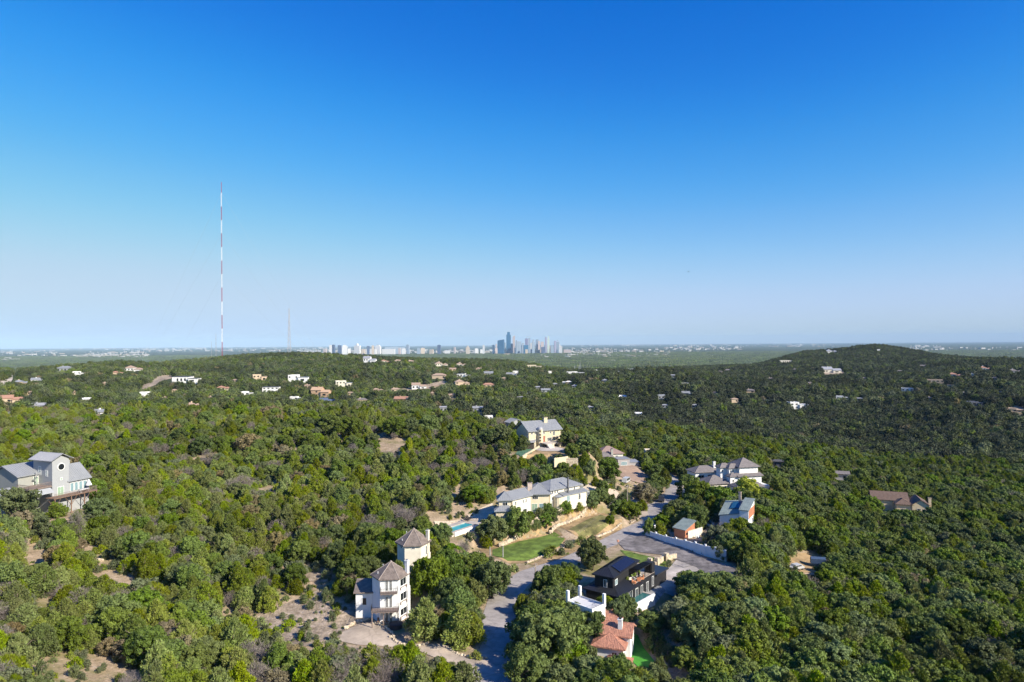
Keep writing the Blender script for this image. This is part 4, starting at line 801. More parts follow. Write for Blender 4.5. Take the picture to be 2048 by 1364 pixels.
for (x0, y0, x1, y1, h, lb, M_) in ((1334, 1050, 1349, 1040, 3.0, 'freestanding white wall panel between two tall pillars by the road', WHITE2), (1357, 1034, 1364, 1026, 3.0, 'pale blue shaded gate pillar wall beside the garage drive', WHITE2), (1409, 1055, 1428, 1060, 2.0, 'low white wall right of the garage', WHITE2), (1428, 1060, 1440, 1052, 2.0, 'pinkish brown wall below the green roofed house', mat('pinkish_render', (.42, .33, .29), .9, .1)),
     (1261, 1047, 1279, 1035, .8, 'low limestone wall at the foot of the utility pole', LIME)):
    A, B = G(x0, y0, 0), G(x1, y1, 0); F = Fr(A, B); t = thing('pillar_wall', lb, 'wall', tuple(A))
    m = MB(); m.box(F, .4, F.L-.4, -.1, .1, -.6, h-.7); m.build('panel', M_, t)
    for u in (0, F.L-.42): m = MB(); m.box(F, u, u+.42, -.22, .22, -.6, h); m.build('pillar', M_, t)
for (pts, h, z, lb) in (([(1054,1123),(1092,1108),(1128,1094)], .7, .5, 'long pale kerb of stone along the lower lawn'), ([(1193,1064),(1218,1055),(1242,1043)], .8, 1.6, 'pale stone edge along the upper lawn'),
        ([(1100,1052),(1135,1040),(1176,1022),(1190,1012)], 1.2, 3.0, 'white stone retaining wall under the cream house'), ([(1000,1082),(1040,1066),(1072,1056),(1100,1050)], 1.4, 2.2, 'rough limestone bank above the lower lawn'),
        ([(779,1276),(800,1288),(830,1294),(856,1286),(858,1278)], .6, .4, 'dry stone kerb curving round the tower driveway bed'), ([(745,1250),(770,1256),(790,1272)], .6, .8, 'stone steps and edging below the white tower house'), ([(893,1294),(915,1308),(945,1316),(975,1316)], .35, .1, 'low rubble edging of the planting bed by the road'),
        ([(690,1262),(712,1250),(740,1245)], .8, .5, 'rough rock bank left of the tower driveway'), ([(1195,985),(1215,998),(1236,1010),(1252,1020)], .9, 3.0, 'stepped stone wall going down to the utility pole'), ([(159,1112),(185,1105),(208,1101)], .9, 9.5, 'dry limestone wall on the left hillside')):
    w = [G(a, b, z) for a, b in pts]; t = thing('stone_edging', lb, 'low wall', tuple(w[0])); m = MB(); rr = random.Random(5)
    for a, b in zip(w[:-1], w[1:]):
        L = (b-a).length; n = max(2, int(L/.55))
        for k in range(n):
            q = a.lerp(b, (k+.5)/n); zz = Hs(q.x, q.y)
            m.blob((q.x+rr.uniform(-.1, .1), q.y+rr.uniform(-.1, .1), zz+h*.3), max(.3, h*.52)*rr.uniform(.8, 1.15), rr.random(), 1.0, 6, 4, .3)
    m.build('stones', LIME, t)
sh = thing('stone_shed', 'little stone shed with a tan roof between the terraces', 'shed', G(1082, 1056, 2)); Fx = Fr(G(1076, 1055, 2.2), ang=R_(10)); block(sh, Fx, 2, 1.8, 1, 4, 'shed', .4, .2, LIME, MATS['tan_tiles'] if 'tan_tiles' in MATS else TILE, wins=[('f', .7, 2.3, .6, 1.2, dict(mull=0))])
# ---------------------------------------------------------------- utility poles, wires
def upole(px, ytop, ybase, z, lb, arm=1.8, trans=False, mt=POLEW):
    b = G(px, ybase, z); top = CAMZ-(ytop-(686.5+(1024-px)*.0068))/FPX*b.y
    t = thing('utility_pole', lb, 'utility pole', tuple(b), 'utility poles'); m = MB(); m.tube((b.x, b.y, z-.8), (b.x, b.y, top), .17, .11, 8); m.build('pole', mt, t)
    if arm:
        m = MB(); m.box(Fr((b.x, b.y), ang=R_(60)), -arm/2, arm/2, -.06, .06, top-.7, top-.55); m.build('crossarm', mt, t)
        for u in (-arm*.45, 0.1, arm*.45):
            m = MB(); q = Fr((b.x, b.y), ang=R_(60)).w(u, 0, top-.55); m.tube(q, (q[0], q[1], q[2]+.25), .06); m.build('insulator', STEEL, t)
    if trans: m = MB(); m.tube((b.x+.35, b.y-.1, top-2.3), (b.x+.35, b.y-.1, top-1.3), .25, .25, 10); m.build('transformer', STEEL, t)
    return Vector((b.x, b.y, top-.3))
u1 = upole(1255, 969, 1031, 0, 'tall pale utility pole at the bend of the road')
u2 = upole(1366, 970, 1022, 0, 'utility pole with a grey transformer by the oaks right of the road', trans=True)
u3 = upole(1071, 1126, 1181, 0, 'utility pole beside the road above the white flat roofed house')
u4 = upole(980, 1093, 1119, .5, 'left one of two short poles at the corner of the lower lawn', arm=0, mt=STEEL)
u5 = upole(1006, 1091, 1117, .5, 'right one of two short poles at the corner of the lower lawn', arm=0, mt=STEEL)
u6 = upole(1062, 1192, 1235, 0, 'slim post in the shrubs beside the lower road', arm=0)
def wire(a, b, lb, n=3, sag=.8, off=.35, r=.018):
    t = thing('power_line', lb, 'power line', tuple(a))
    for k in range(n):
        m = MB(); pr = None
        for i in range(13):
            f = i/12; q = a.lerp(b, f)+Vector((0, 0, -sag*4*f*(1-f)-k*off))
            if pr is not None: m.tube(pr, q, r, n=3)
            pr = q
        m.build('wire', POLEW, t)
wire(u1, u2, 'thin wires strung across the road between the two upper utility poles', 3, .6, .9)
wire(u1, u3, 'thin wires running down the road to the lower utility pole', 2, 1.2, .4, .012)
# ---------------------------------------------------------------- vehicles and small things
def vehicle(px, py, z, ang, L, Wd, Hh, col, lb, cat='car', name='parked_car', cab=(.25, .8)):
    b = G(px, py, z); F = Fr(b, ang=R_(ang)); z0 = Hs(b.x, b.y)+.1; t = thing(name, lb, cat, (b.x, b.y, z0)); m = MB()
    pr = [(0, .35), (0, .75), (.06, .85), (cab[0]*.8, .95), (cab[0]+.08, Hh), (cab[1]-.04, Hh), (cab[1]+.1, .95), (.98, .85), (1, .4)]
    P2 = [(u*L, v) for u, v in pr]; n = len(P2)
    m.add([F.w(u-L/2, -Wd/2, z0+v) for u, v in P2]+[F.w(u-L/2, Wd/2, z0+v) for u, v in P2], [tuple(range(n)), tuple(range(2*n-1, n-1, -1))]+[(i, n+i, n+(i+1) % n, (i+1) % n) for i in range(n)])
    m.build('body', col, t); m = MB(); m.box(F, (cab[0]+.09)*L-L/2, (cab[1]-.05)*L-L/2, -Wd/2-.02, Wd/2+.02, z0+1.0, z0+Hh-.12); m.build('side_windows', GLASS, t)
    for u in (.2, .8):
        for v in (-Wd/2+.02, Wd/2-.22):
            m = MB(); q0 = F.w(u*L-L/2, v, z0+.33); q1 = F.w(u*L-L/2, v+.22, z0+.33); m.tube(q0, q1, .34, .34, 12); m.build('wheel', BLACKP, t)
    return t
vehicle(1252, 973, 1.2, 62, 4.4, 1.8, 1.9, mat('white_car_paint', (.5, .5, .5), .3, .02), 'white van parked above the utility pole', 'van', 'parked_van', (.08, .97))
vehicle(1323, 1003, 0, 75, 4.3, 1.9, 1.8, mat('dark_car_paint', (.03, .03, .035), .3, .02), 'dark car parked in the shade beside the upper road', cab=(.15, .9))
vehicle(1592, 1136, -3.5, 20, 4.0, 1.7, 1.4, MATS['white_car_paint'], 'white car beside the tan clearing in the woods')
vehicle(1629, 1170, -4, 10, 5.5, 2.0, 1.6, MATS['white_car_paint'], 'white pickup truck under the trees below the clearing', 'pickup', 'parked_pickup', (.3, .62))
b = G(1636, 1124, -4); t = thing('covered_trailer', 'trailer under a blue tarpaulin at the edge of the tan clearing', 'trailer', tuple(b)); F = Fr(b, ang=R_(-15)); m = MB()
m.slab([F.w(-1.8, -.9, -3.0), F.w(1.8, -.9, -3.0), F.w(1.8, 0, -2.6), F.w(-1.8, 0, -2.6)], 1.2); m.slab([F.w(-1.8, 0, -2.6), F.w(1.8, 0, -2.6), F.w(1.8, .9, -3.0), F.w(-1.8, .9, -3.0)], 1.2); m.build('tarpaulin', mat('blue_tarpaulin', (.05, .09, .17), .7, .1), t)
q = G(792, 1254, 1); t = thing('hot_tub', 'dark covered round hot tub on the terrace beside the white tower house', 'hot tub', tuple(q)); m = MB(); m.tube((q.x, q.y, .5), (q.x, q.y, 1.7), 1.25, 1.2, 18); m.build('tub', mat('dark_brown_cover', (.07, .05, .05), .8, .1), t); m = MB(); m.tube((q.x, q.y, 1.7), (q.x, q.y, 1.85), 1.3, 1.0, 18); m.build('cover', MATS['dark_brown_cover'], t)
for k in range(3):
    q = G(757+9*k, 1246, 1); F = Fr(q, ang=.5*k); t = thing('patio_chair', ('left', 'middle', 'right')[k]+' brown chair on the ground terrace of the white tower house', 'chair', tuple(q)); m = MB(); m.box(F, -.28, .28, -.28, .28, 1.3, 1.4); m.build('seat', WOODR, t); m = MB(); m.box(F, -.28, .28, .22, .3, 1.4, 1.95); m.build('backrest', WOODR, t)
    for a in (-.26, .2):
        for c in (-.26, .2): m = MB(); m.box(F, a, a+.06, c, c+.06, .9, 1.3); m.build('leg', WOODR, t)
for (x, y, lb, mt) in ((1236, 1091, 'reddish letterbox on a post at the road fork', TILE),):
    q = G(x, y, 0); t = thing('letterbox', lb, 'letterbox', tuple(q)); m = MB(); m.tube((q.x, q.y, 0), (q.x, q.y, 1.0), .08); m.build('post', WOOD, t); m = MB(); m.box(Fr(q, ang=.4), -.25, .25, -.2, .2, 1.0, 1.5); m.build('box', mt, t)
q = G(1410, 1100, .2); t = thing('garden_pool', 'small turquoise pool behind the white garden wall', 'pool', tuple(q)); m = MB(); F = Fr(q, ang=R_(-30)); m.box(F, 0, 7, 0, 2.6, 0, .5); m.build('coping', CONC, t); m = MB(); m.box(F, .3, 6.7, .3, 2.3, .1, .54); m.build('water', POOL, t)
q = G(1395, 1046, .2); t = thing('garden_pool', 'shaded pool under the oaks behind the orange garage', 'pool', tuple(q)); m = MB(); F = Fr(q, ang=R_(-5)); m.box(F, -2, 4, 0, 4, 0, .35); m.build('coping', CONC, t); m = MB(); m.box(F, -1.7, 3.7, .3, 3.7, .1, .4); m.build('water', POOLD, t)
for k in range(8):
    q = G(1378+(k*17) % 50, 1072+(k*7) % 22, .2); F = Fr(q, ang=k*.9)
    t = thing('garden_chair', 'white garden chair among the seats behind the garden wall right of the garage', 'chair', tuple(q), 'white garden chairs right of the garage'); m = MB(); m.box(F, -.35, .35, -.5, .3, .5, .6); m.build('seat', WHITE2, t); m = MB(); m.box(F, -.35, .35, .3, .38, .6, 1.3); m.build('backrest', WHITE2, t)
    for a in (-.33, .26): m = MB(); m.box(F, a, a+.07, -.45, .3, .1, .5); m.build('leg', WHITE2, t)
# boat like white roof far right
b = hit(1834, 958); t = thing('white_pavilion', 'small white flat roof with a thin mast in the woods on the right', 'pavilion', tuple(b)); F = Fr(b, ang=R_(-12)); block(t, F, 6, 4, b.z-1, b.z+2.2, 'flat', 0, .3, WHITE2, WHITE2, u0=-3); m = MB(); m.tube((b.x, b.y+2, b.z+2), (b.x, b.y+2, b.z+5), .12); m.build('mast', WHITE2, t)
# ---------------------------------------------------------------- antenna masts
def mast(px, ytop, D, zb, bounds, w, lb, first_white=True):
    y0 = 686.5+(1024-px)*.0068; b = P(px, 700, D); xb = b.x
    t = thing('radio_mast', lb, 'radio mast', (xb, D, zb)); zs = [CAMZ-(y-y0)/FPX*D for y in bounds]
    for i in range(len(zs)-1):
        z1, z0 = zs[i], max(zs[i+1], zb); r = w/2 if i else w*.22; m = MB(); red = (i % 2 == 0)
        L3 = [(xb+r*math.cos(a), D+r*math.sin(a)) for a in (R_(90), R_(210), R_(330))]
        for x, y in L3: m.tube((x, y, z0), (x, y, z1), w*.13, n=5)
        n = max(2, int((z1-z0)/(w*1.1))); h = (z1-z0)/n
        for k in range(n):
            for q in range(3):
                a, c = L3[q], L3[(q+1) % 3]; s = k % 2
                m.tube((*(a if s else c), z0+k*h), (*(c if s else a), z0+(k+1)*h), w*.05, n=3); m.tube((*a, z0+k*h), (*c, z0+k*h), w*.05, n=3)
        m.build('mast_section', RED if red else TWH, t)
    return t, zs
BN = [364, 385, 413, 440, 466.5, 494, 521, 548, 575, 603, 630, 657, 684, 712]
mt_, zs = mast(444.5, 364, 1650, 15, BN, 2.2, 'very tall slender red and white banded radio mast standing behind the left ridge')
xb = mt_.location.x
for (zi, dx) in ((1, 230), (1, -230), (4, 215), (4, -215), (7, 200), (7, -150)):
    m = MB(); A = Vector((xb, 1650, zs[zi])); B = Vector((xb+dx, 1650+60, 10)); pr = A
    for i in range(1, 17):
        f = i/16; q = A.lerp(B, f)+Vector((0, 0, -10*f*(1-f))); m.tube(pr, q, .10, n=3); pr = q
    m.build('guy_wire', STEEL, mt_)
def pylon(px, ytop, D, wb, lb, redt=True):
    y0 = 686.5+(1024-px)*.0068; b = P(px, 700, D); zt = CAMZ-(ytop-y0)/FPX*D; zb = Hs(b.x, D); t = thing('lattice_tower', lb, 'lattice tower', (b.x, D, zb)); N_ = 9
    for i in range(N_):
        f0, f1 = i/N_, (i+1)/N_; m = MB(); z0, z1 = zb+(zt-zb)*f0, zb+(zt-zb)*f1; r0, r1 = wb/2*(1-f0)**1.2+wb*.06, wb/2*(1-f1)**1.2+wb*.06
        c0 = [(b.x+r0*sx, D+r0*sy) for sx, sy in ((-1, -1), (1, -1), (1, 1), (-1, 1))]; c1 = [(b.x+r1*sx, D+r1*sy) for sx, sy in ((-1, -1), (1, -1), (1, 1), (-1, 1))]
        for q in range(4):
            m.tube((*c0[q], z0), (*c1[q], z1), wb*.026, n=4); m.tube((*c0[q], z0), (*c1[(q+1) % 4], z1), wb*.02, n=3); m.tube((*c0[(q+1) % 4], z0), (*c1[q], z1), wb*.02, n=3)
        m.build('tower_section', mat('pale_steel', (.5, .48, .48), .6, .05) if wb > 8 else STEEL, t)
pylon(578.5, 616, 1900, 9, 'tapering lattice tower right of the tall striped mast', False)
pylon(432, 667, 3800, 7, 'faint thin tower close left of the tall striped mast', False); pylon(423, 682, 3800, 5, 'shorter faint tower leftmost of the masts', False)
for k, px in enumerate((1160, 1149, 1158)): pylon(px, (725, 731, 731)[k], 1500, 5, ('grey pylon tallest of three over the white works', 'left grey pylon over the white works', 'right grey pylon over the white works')[k], False)
# bird
q = P(1376.5, 543.5, 260); t = thing('bird', 'tiny dark bird in the open sky right of centre', 'bird', tuple(q)); m = MB(); m.blob(q, .17, 2, .6, 7, 5, 0); m.tube(q, q+Vector((.45, 0, -.02)), .1, .02); m.blob(q+Vector((-.22, 0, .03)), .08, 1, 1, 6, 4, 0); m.build('body', BLACKP, t)
for s in (-1, 1): m = MB(); m.slab([q+Vector((-.12, 0, .03)), q+Vector((-.05, s*.35, .2)), q+Vector((.1, s*.85, .05)), q+Vector((.15, 0, .0))], .02); m.build('wing', BLACKP, t)
# ---------------------------------------------------------------- smaller houses on the ridges, located by where they stand in the view
WALLS = dict(w=WHITE, c=PALECREAM, t=mat('tan_stone_wall', (.62, .48, .34), .9, .1), g=LTSID, o=mat('orange_sheathing', (.55, .37, .24), .9, .12), d=mat('dark_grey_wall', (.14, .15, .18), .9, .1), y=CREAM)
ROOFS = dict(g=METAL, p=METALP, t=mat('tan_shingles', (.40, .29, .22), .95, .1), r=mat('red_clay_tiles', (.42, .23, .16), .9, .12), b=SHINGG, d=DARKROOF, w=mat('white_roof_membrane', (.75, .75, .74), .8, .05), n=mat('navy_metal_roof', (.10, .13, .20), .5, .05), o=WALLS['o'])
MH = [ # px, base y, width px, wall, roof, kind, storeys, label
(127,744,30,'g','g','hip',1.4,'grey roofed house at the left end of the ridge, above a dark tree'),(158,752,27,'w','w','flat',1.6,'white modern box house with a blue shaded side on the left ridge'),(267,747,42,'w','t','hip',1.5,'wide white house with a tan hip roof on the left ridge'),(234,749,22,'t','r','hip',1,'low terracotta roofed house touching the wide white one on the left ridge'),
(42,770,32,'t','g','hip',1,'low grey hip roofed house near the left edge, left of two'),(75,765,28,'w','g','gable',1,'small white gabled house near the left edge, right of two'),(370,766,60,'w','d','flat',1.4,'long white modern house with dark roof beside the sandy driveway'),(291,794,26,'w','w','flat',1.6,'white block house below the sandy driveway'),
(447,780,30,'y','r','hip',.8,'orange roofed house alone among trees left of the ridge centre'),(494,791,28,'w','w','flat',1.2,'white flat house at the right of the orange roofed one'),(175,805,22,'w','w','gable',1,'small white gabled house on the lower left slope'),(24,806,48,'t','r','gable',1,'long orange roofed house cut by the left edge'),
(76,817,36,'g','p','gable',.8,'pale grey gabled roof in the trees of the lower left'),(201,832,38,'w','g','gable',1,'white house with a flat blue grey roof just behind the near treetops'),(388,814,34,'t','t','hip',.8,'grey brown hip roof half sunk in trees'),(18,836,24,'g','g','gable',.8,'small grey roof at the lower left edge'),
(520,762,32,'t','t','flat',2,'tall tan stone house on the open ridge flank'),(596,765,46,'w','p','flat',1.8,'big white rectangular house on the ridge flank'),(541,785,38,'w','d','flat',1.5,'white house with a dark flat roof below the tan stone one'),(640,794,44,'o','o','gable',1.6,'orange house under construction in bare sheathing'),
(592,800,30,'w','w','flat',1,'low white flat roof left of the house under construction'),(688,775,38,'c','p','flat',1.7,'cream modern house with terraces right of the ridge centre'),(724,805,26,'t','b','hip',1,'brown roofed house right of the house under construction'),(655,806,34,'d','n','gable',.8,'dark navy roof just behind the near treetops'),
(756,784,25,'t','t','hip',1,'tan house, left one in the row along the valley road'),(791,784,22,'t','t','hip',1.2,'tan house, second one in the row along the valley road'),(838,779,34,'w','t','gable',1.3,'white and tan house in the middle of the row along the valley road'),(871,777,20,'t','t','hip',1.2,'tan house at the right end of the row along the valley road'),
(803,805,36,'o','r','gable',1,'bright orange roofed house above the near treetops'),(739,730,30,'w','p','gable',2.4,'large white house highest on the ridge crest'),(771,727,18,'c','r','hip',1.6,'red roofed cream house right of the large white crest house'),(796,726,17,'c','t','hip',1.4,'cream crest house second right of the large white one'),(822,726,15,'c','t','hip',1.3,'cream crest house third right of the large white one'),
(884,736,32,'c','t','hip',1.6,'cream mansion with a wide tan roof on the falling crest'),(924,734,26,'c','t','hip',1.2,'cream house right of the mansion on the falling crest'),(877,758,32,'t','t','hip',1.2,'tan house in the hollow under the mansion'),(928,756,34,'w','d','flat',1.4,'white house with dark roof on the falling ridge'),(977,752,22,'g','g','gable',1.4,'grey and white house at the end of the ridge'),
(925,774,34,'t','t','hip',1.6,'large tan house stepping down the slope'),(977,775,28,'t','r','hip',1,'orange roofed house on the valley side'),(1022,753,24,'w','g','gable',1,'white house near the foot of the ridge'),(887,824,16,'g','p','gable',1.4,'small round roofed grey house behind the near treetops'),(977,840,22,'w','p','flat',1,'white shed like house left of the stone house'),
(956,824,24,'g','g','gable',1.2,'blue grey house in the valley behind the treetops'),(1068,736,36,'y','t','flat',1,'tan flat school building, left one'),(1090,737,22,'y','t','flat',1,'tan flat school building, right one'),(1031,747,14,'w','w','flat',1.2,'small white block in the valley'),(1100,748,9,'w','w','flat',1.6,'tiny white tower block in the valley'),
(1152,749,44,'w','w','flat',.9,'long white industrial hall in the valley'),(1128,748,18,'w','w','flat',.7,'low white hall left of the long industrial hall'),(1193,743,17,'w','w','flat',1,'white hall right of the pylons'),(1275,740,26,'w','p','flat',.8,'white flat building on the plain edge'),(1137,768,14,'t','w','hip',1,'pinkish white roofs in the middle of the valley'),
(1092,785,22,'g','g','gable',1,'grey roofs in the middle valley'),(1370,771,20,'w','w','flat',1,'white roof in the wooded valley, upper of three'),(1297,776,14,'w','w','flat',.7,'thin white roof in the wooded valley'),(1245,797,22,'w','w','gable',.6,'long thin white roof in the wooded valley'),(1323,799,17,'g','g','gable',1.3,'grey blue house in the wooded valley'),
(1375,790,28,'d','g','gable',.6,'dark grey roof in the wooded valley'),(1470,806,16,'t','t','hip',1.4,'tan pink house deep in the right woods'),(1500,786,22,'t','b','hip',1,'brown roof on the slope of the right woods'),(1274,832,20,'w','w','gable',.8,'white pink roof close behind the near hill'),(1263,868,10,'w','w','gable',1,'tiny white house below the near hill edge'),
(1573,727,28,'c','p','flat',1.2,'cream house on the left shoulder of the round hill'),(1664,746,40,'c','p','gable',1.2,'pale construction site house at the foot of the round hill'),(1664,706,26,'w','p','hip',1,'pale roofed house near the top of the round hill'),(1690,697,32,'t','t','flat',1,'wide tan roofed house on the very top of the round hill'),(1757,704,7,'w','w','gable',1.6,'tiny white house on the round hill right of its top'),
(1598,819,42,'w','w','flat',1.7,'bright white two storey house in the dark right woods'),(1686,799,30,'w','w','flat',.9,'flat white roof in the right woods'),(1765,771,24,'d','g','flat',.7,'grey roof on the right slope'),(1815,783,26,'w','p','flat',1.2,'white house beside a pale retaining wall on the right slope'),(1872,770,34,'t','t','flat',1.5,'tan stone mansion on the right slope'),
(1905,776,22,'t','t','flat',1.1,'lower tan wing house beside the tan stone mansion'),(1912,755,32,'w','r','hip',1,'low red roofed white house on the right skyline slope'),(1972,743,27,'w','r','hip',1.4,'red roofed white house near the right skyline'),(1945,757,8,'w','w','gablev',1.8,'tiny white gable between the two red roofs'),(2032,747,28,'g','b','hip',1,'grey brown roof at the right edge of the skyline'),
(2030,824,34,'t','t','flat',.8,'tan walled terrace house at the right edge'),(1955,812,50,'d','n','flat',.8,'long dark navy roofed house shaded by trees on the right'),(1682,962,34,'g','b','gable',1,'grey white gabled roof sunk in the near right woods'),(1556,937,24,'d','d','hip',1,'dark roof peeping out right of the stacked roof house'),
(1225,721,24,'w','w','flat',.6,'white building on the plain right of downtown'),(1420,712,30,'w','w','flat',.5,'long white roof far out on the plain'),(1128,768,10,'w','w','gable',.8,'small pale roof in the middle valley'),(690,712,16,'c','r','hip',1,'red roof peeping over the crest left of the large white house'),(1430,790,14,'t','b','hip',.9,'pinkish roof in the right valley woods'),(1535,806,10,'w','w','gable',1,'tiny white roof in the right valley woods'),(1720,802,12,'g','g','gable',.8,'small blue grey roof right of the flat white roof'),(1770,806,14,'t','t','flat',.5,'little tan roof on the right slope')]
MCLR = []
for lst, wc_, rc_, nm_ in (([(60,790),(115,780),(210,771),(330,801),(420,800),(560,806),(615,776),(700,791),(865,791),(905,796),(905,742),(958,741),(1005,761),(150,790),(470,765),(350,786)], 't', 't', 'little tan roofed house among the trees of the left ridge'),
    ([(1060,792),(1075,779),(1110,772),(1150,776),(1330,816),(1390,816),(1180,821),(1240,747),(1258,741),(1290,739),(1310,743),(1210,765),(1345,755),(1040,800)], 'g', 'p', 'little pale grey house in the wooded middle valley'),
    ([(1440,746),(1455,743),(1540,761),(1860,801),(1990,761),(1930,791),(1620,770),(1730,760),(1800,745),(1845,735),(1590,742),(2000,790)], 't', 'b', 'little brown roofed house on the right hand slopes')):
    for a_, b_ in lst: MH.append((a_, b_, 11+(a_*7 % 6), wc_, rc_, ('hip', 'gable')[a_ % 2], 1, nm_))
for (px, py, wpx, wc, rc, kd, st, lb) in MH:
    b = hit(px, py, 420 if py < 860 else 200); D = b.y; wm = max(5., min(wpx*D/FPX*.84, 60)); 
    if kd == 'flat' and st < 1.2: dep = wm*.4
    else: dep = wm*.55
    hh = 3.2*st*max(1, min(wm/14, 1.8)); z = b.z
    rr = random.Random(px); ang = math.atan2(-b.x, D)*.6+rr.uniform(-.25, .25)
    t = thing('distant_house', lb, 'house', tuple(b), 'little houses: '+lb if lb.startswith('little ') and wpx < 17 and 'wing' not in lb and 'tan roof on' not in lb else None); F = Fr((b.x-wm/2*math.cos(ang), D-wm/2*math.sin(ang)), ang=ang)
    rise = {'hip': dep*.25, 'gable': dep*.28, 'gablev': wm*.3, 'flat': 0}[kd]; n = max(2, int(wm/4.5)); wl = []
    for s in range(max(1, round(st))):
        fh = hh/max(1, round(st))
        for k in range(n):
            if rr.random() < .8: wl.append(('f', wm*(k+.25)/n, z+fh*s+fh*.3, wm/n*.5, fh*.45, dict(mull=0, frame=WALLS[wc])))
    two = wm > 14 and rr.random() < .75
    if two:
        f1 = rr.uniform(.5, .65); block(t, F, wm*f1, dep, z-4, z+hh, kd, rise, .6, WALLS[wc], ROOFS[rc], wins=[w for w in wl if w[1] < wm*(f1-.12)], parapet=.6 if kd == 'flat' and rc != 'd' else 0)
        block(t, F, wm*(1-f1), dep*.8, z-4, z+hh*.72, kd, rise*.7, .6, WALLS[wc], ROOFS[rc], u0=wm*f1+.02, v0=-dep*.15, wins=[('f', wm*(1-f1)*.25, z+hh*.2, wm*(1-f1)*.4, hh*.3, dict(mull=0, frame=WALLS[wc]))])
    else: block(t, F, wm, dep, z-4, z+hh, kd, rise, .6, WALLS[wc], ROOFS[rc], wins=wl, parapet=.5 if kd == 'flat' and rc != 'd' else 0)
    if rr.random() < .5 and kd != 'flat': chimney(t, F, wm*.3, dep*.4, 1.2, 1.2, z+hh, z+hh+rise+1, WALLS[wc])
    hp = (hh+rise)/D*FPX
    MCLR.append(([(px-wpx*.4, py-hp), (px+wpx*.36, py-hp), (px+wpx*.36, py-hp*.2), (px-wpx*.4, py-hp*.2)], D-2))
# sandy driveway and other pale cuts on the ridges
for (pl, m_, nm, lb) in (([(280,778),(300,765),(318,752),(342,750),(350,756),(325,762),(312,770),(290,780)], RUBBLE, 'sandy_drive', 'sandy driveway climbing to the modern house'), ([(800,779),(860,768),(885,762),(900,766),(860,778),(810,783)], RUBBLE, 'sandy_drive', 'pale cut road along the valley houses'),
    ([(2016,815),(2048,812),(2048,828),(2020,824)], RUBBLE, 'sandy_drive', 'tan clearing at the right edge'), ([(1645,744),(1683,738),(1690,748),(1650,750)], RUBBLE, 'sandy_drive', 'pale cleared ground at the foot of the round hill'), ([(0,775),(25,760),(33,744),(30,743),(18,757),(0,768)], CONC, 'hill_road', 'pale road at the left edge of the ridge')):
    w = [hit(a, b, 420) for a, b in pl]
    try: drape(nm, [(q.x, q.y) for q in w], m_, dz=.5, cell=12, label=lb)
    except Exception as e: print('drape', nm, e)
    MCLR.append((pl, max(q.y for q in w)+5))
# ---------------------------------------------------------------- downtown and the buildings of the plain
def cmat(nm, c, c2, rough=.6, sp=.4):
    m = bpy.data.materials.new(nm); m.use_nodes = True; N = m.node_tree.nodes; L = m.node_tree.links; b = N['Principled BSDF']; b.inputs['Roughness'].default_value = rough; b.inputs['Specular IOR Level'].default_value = sp
    tc = N.new('ShaderNodeTexCoord'); mp = N.new('ShaderNodeMapping'); mp.inputs['Scale'].default_value = (.05, .05, .12); L.new(tc.outputs['Object'], mp.inputs[0])
    br = N.new('ShaderNodeTexBrick'); br.offset = 0; br.inputs['Color1'].default_value = (*c, 1); br.inputs['Color2'].default_value = (*[x*.85 for x in c], 1); br.inputs['Mortar'].default_value = (*c2, 1); br.inputs['Scale'].default_value = 1; br.inputs['Mortar Size'].default_value = .06; br.inputs['Brick Width'].default_value = .5; br.inputs['Row Height'].default_value = .5
    cx = N.new('ShaderNodeCombineXYZ'); sx = N.new('ShaderNodeSeparateXYZ'); L.new(mp.outputs[0], sx.inputs[0]); ad = N.new('ShaderNodeMath'); L.new(sx.outputs[0], ad.inputs[0]); L.new(sx.outputs[1], ad.inputs[1]); L.new(ad.outputs[0], cx.inputs[0]); L.new(sx.outputs[2], cx.inputs[1]); L.new(cx.outputs[0], br.inputs['Vector'])
    L.new(br.outputs['Color'], b.inputs['Base Color']); return m
CM = dict(b=cmat('deep_blue_curtain_wall', (.02, .10, .22), (.05, .17, .30), .25, .8), g=cmat('blue_grey_tower_facade', (.22, .30, .40), (.40, .46, .52)), w=cmat('white_tower_facade', (.78, .78, .76), (.5, .5, .52)), p=cmat('pink_stone_facade', (.60, .50, .47), (.4, .35, .36)), d=cmat('dark_blue_facade', (.05, .08, .17), (.12, .16, .24)), l=cmat('pale_green_facade', (.62, .72, .62), (.5, .6, .55)), t=cmat('tan_facade', (.62, .52, .40), (.45, .38, .32)), v=cmat('violet_grey_facade', (.25, .25, .38), (.35, .35, .45)))
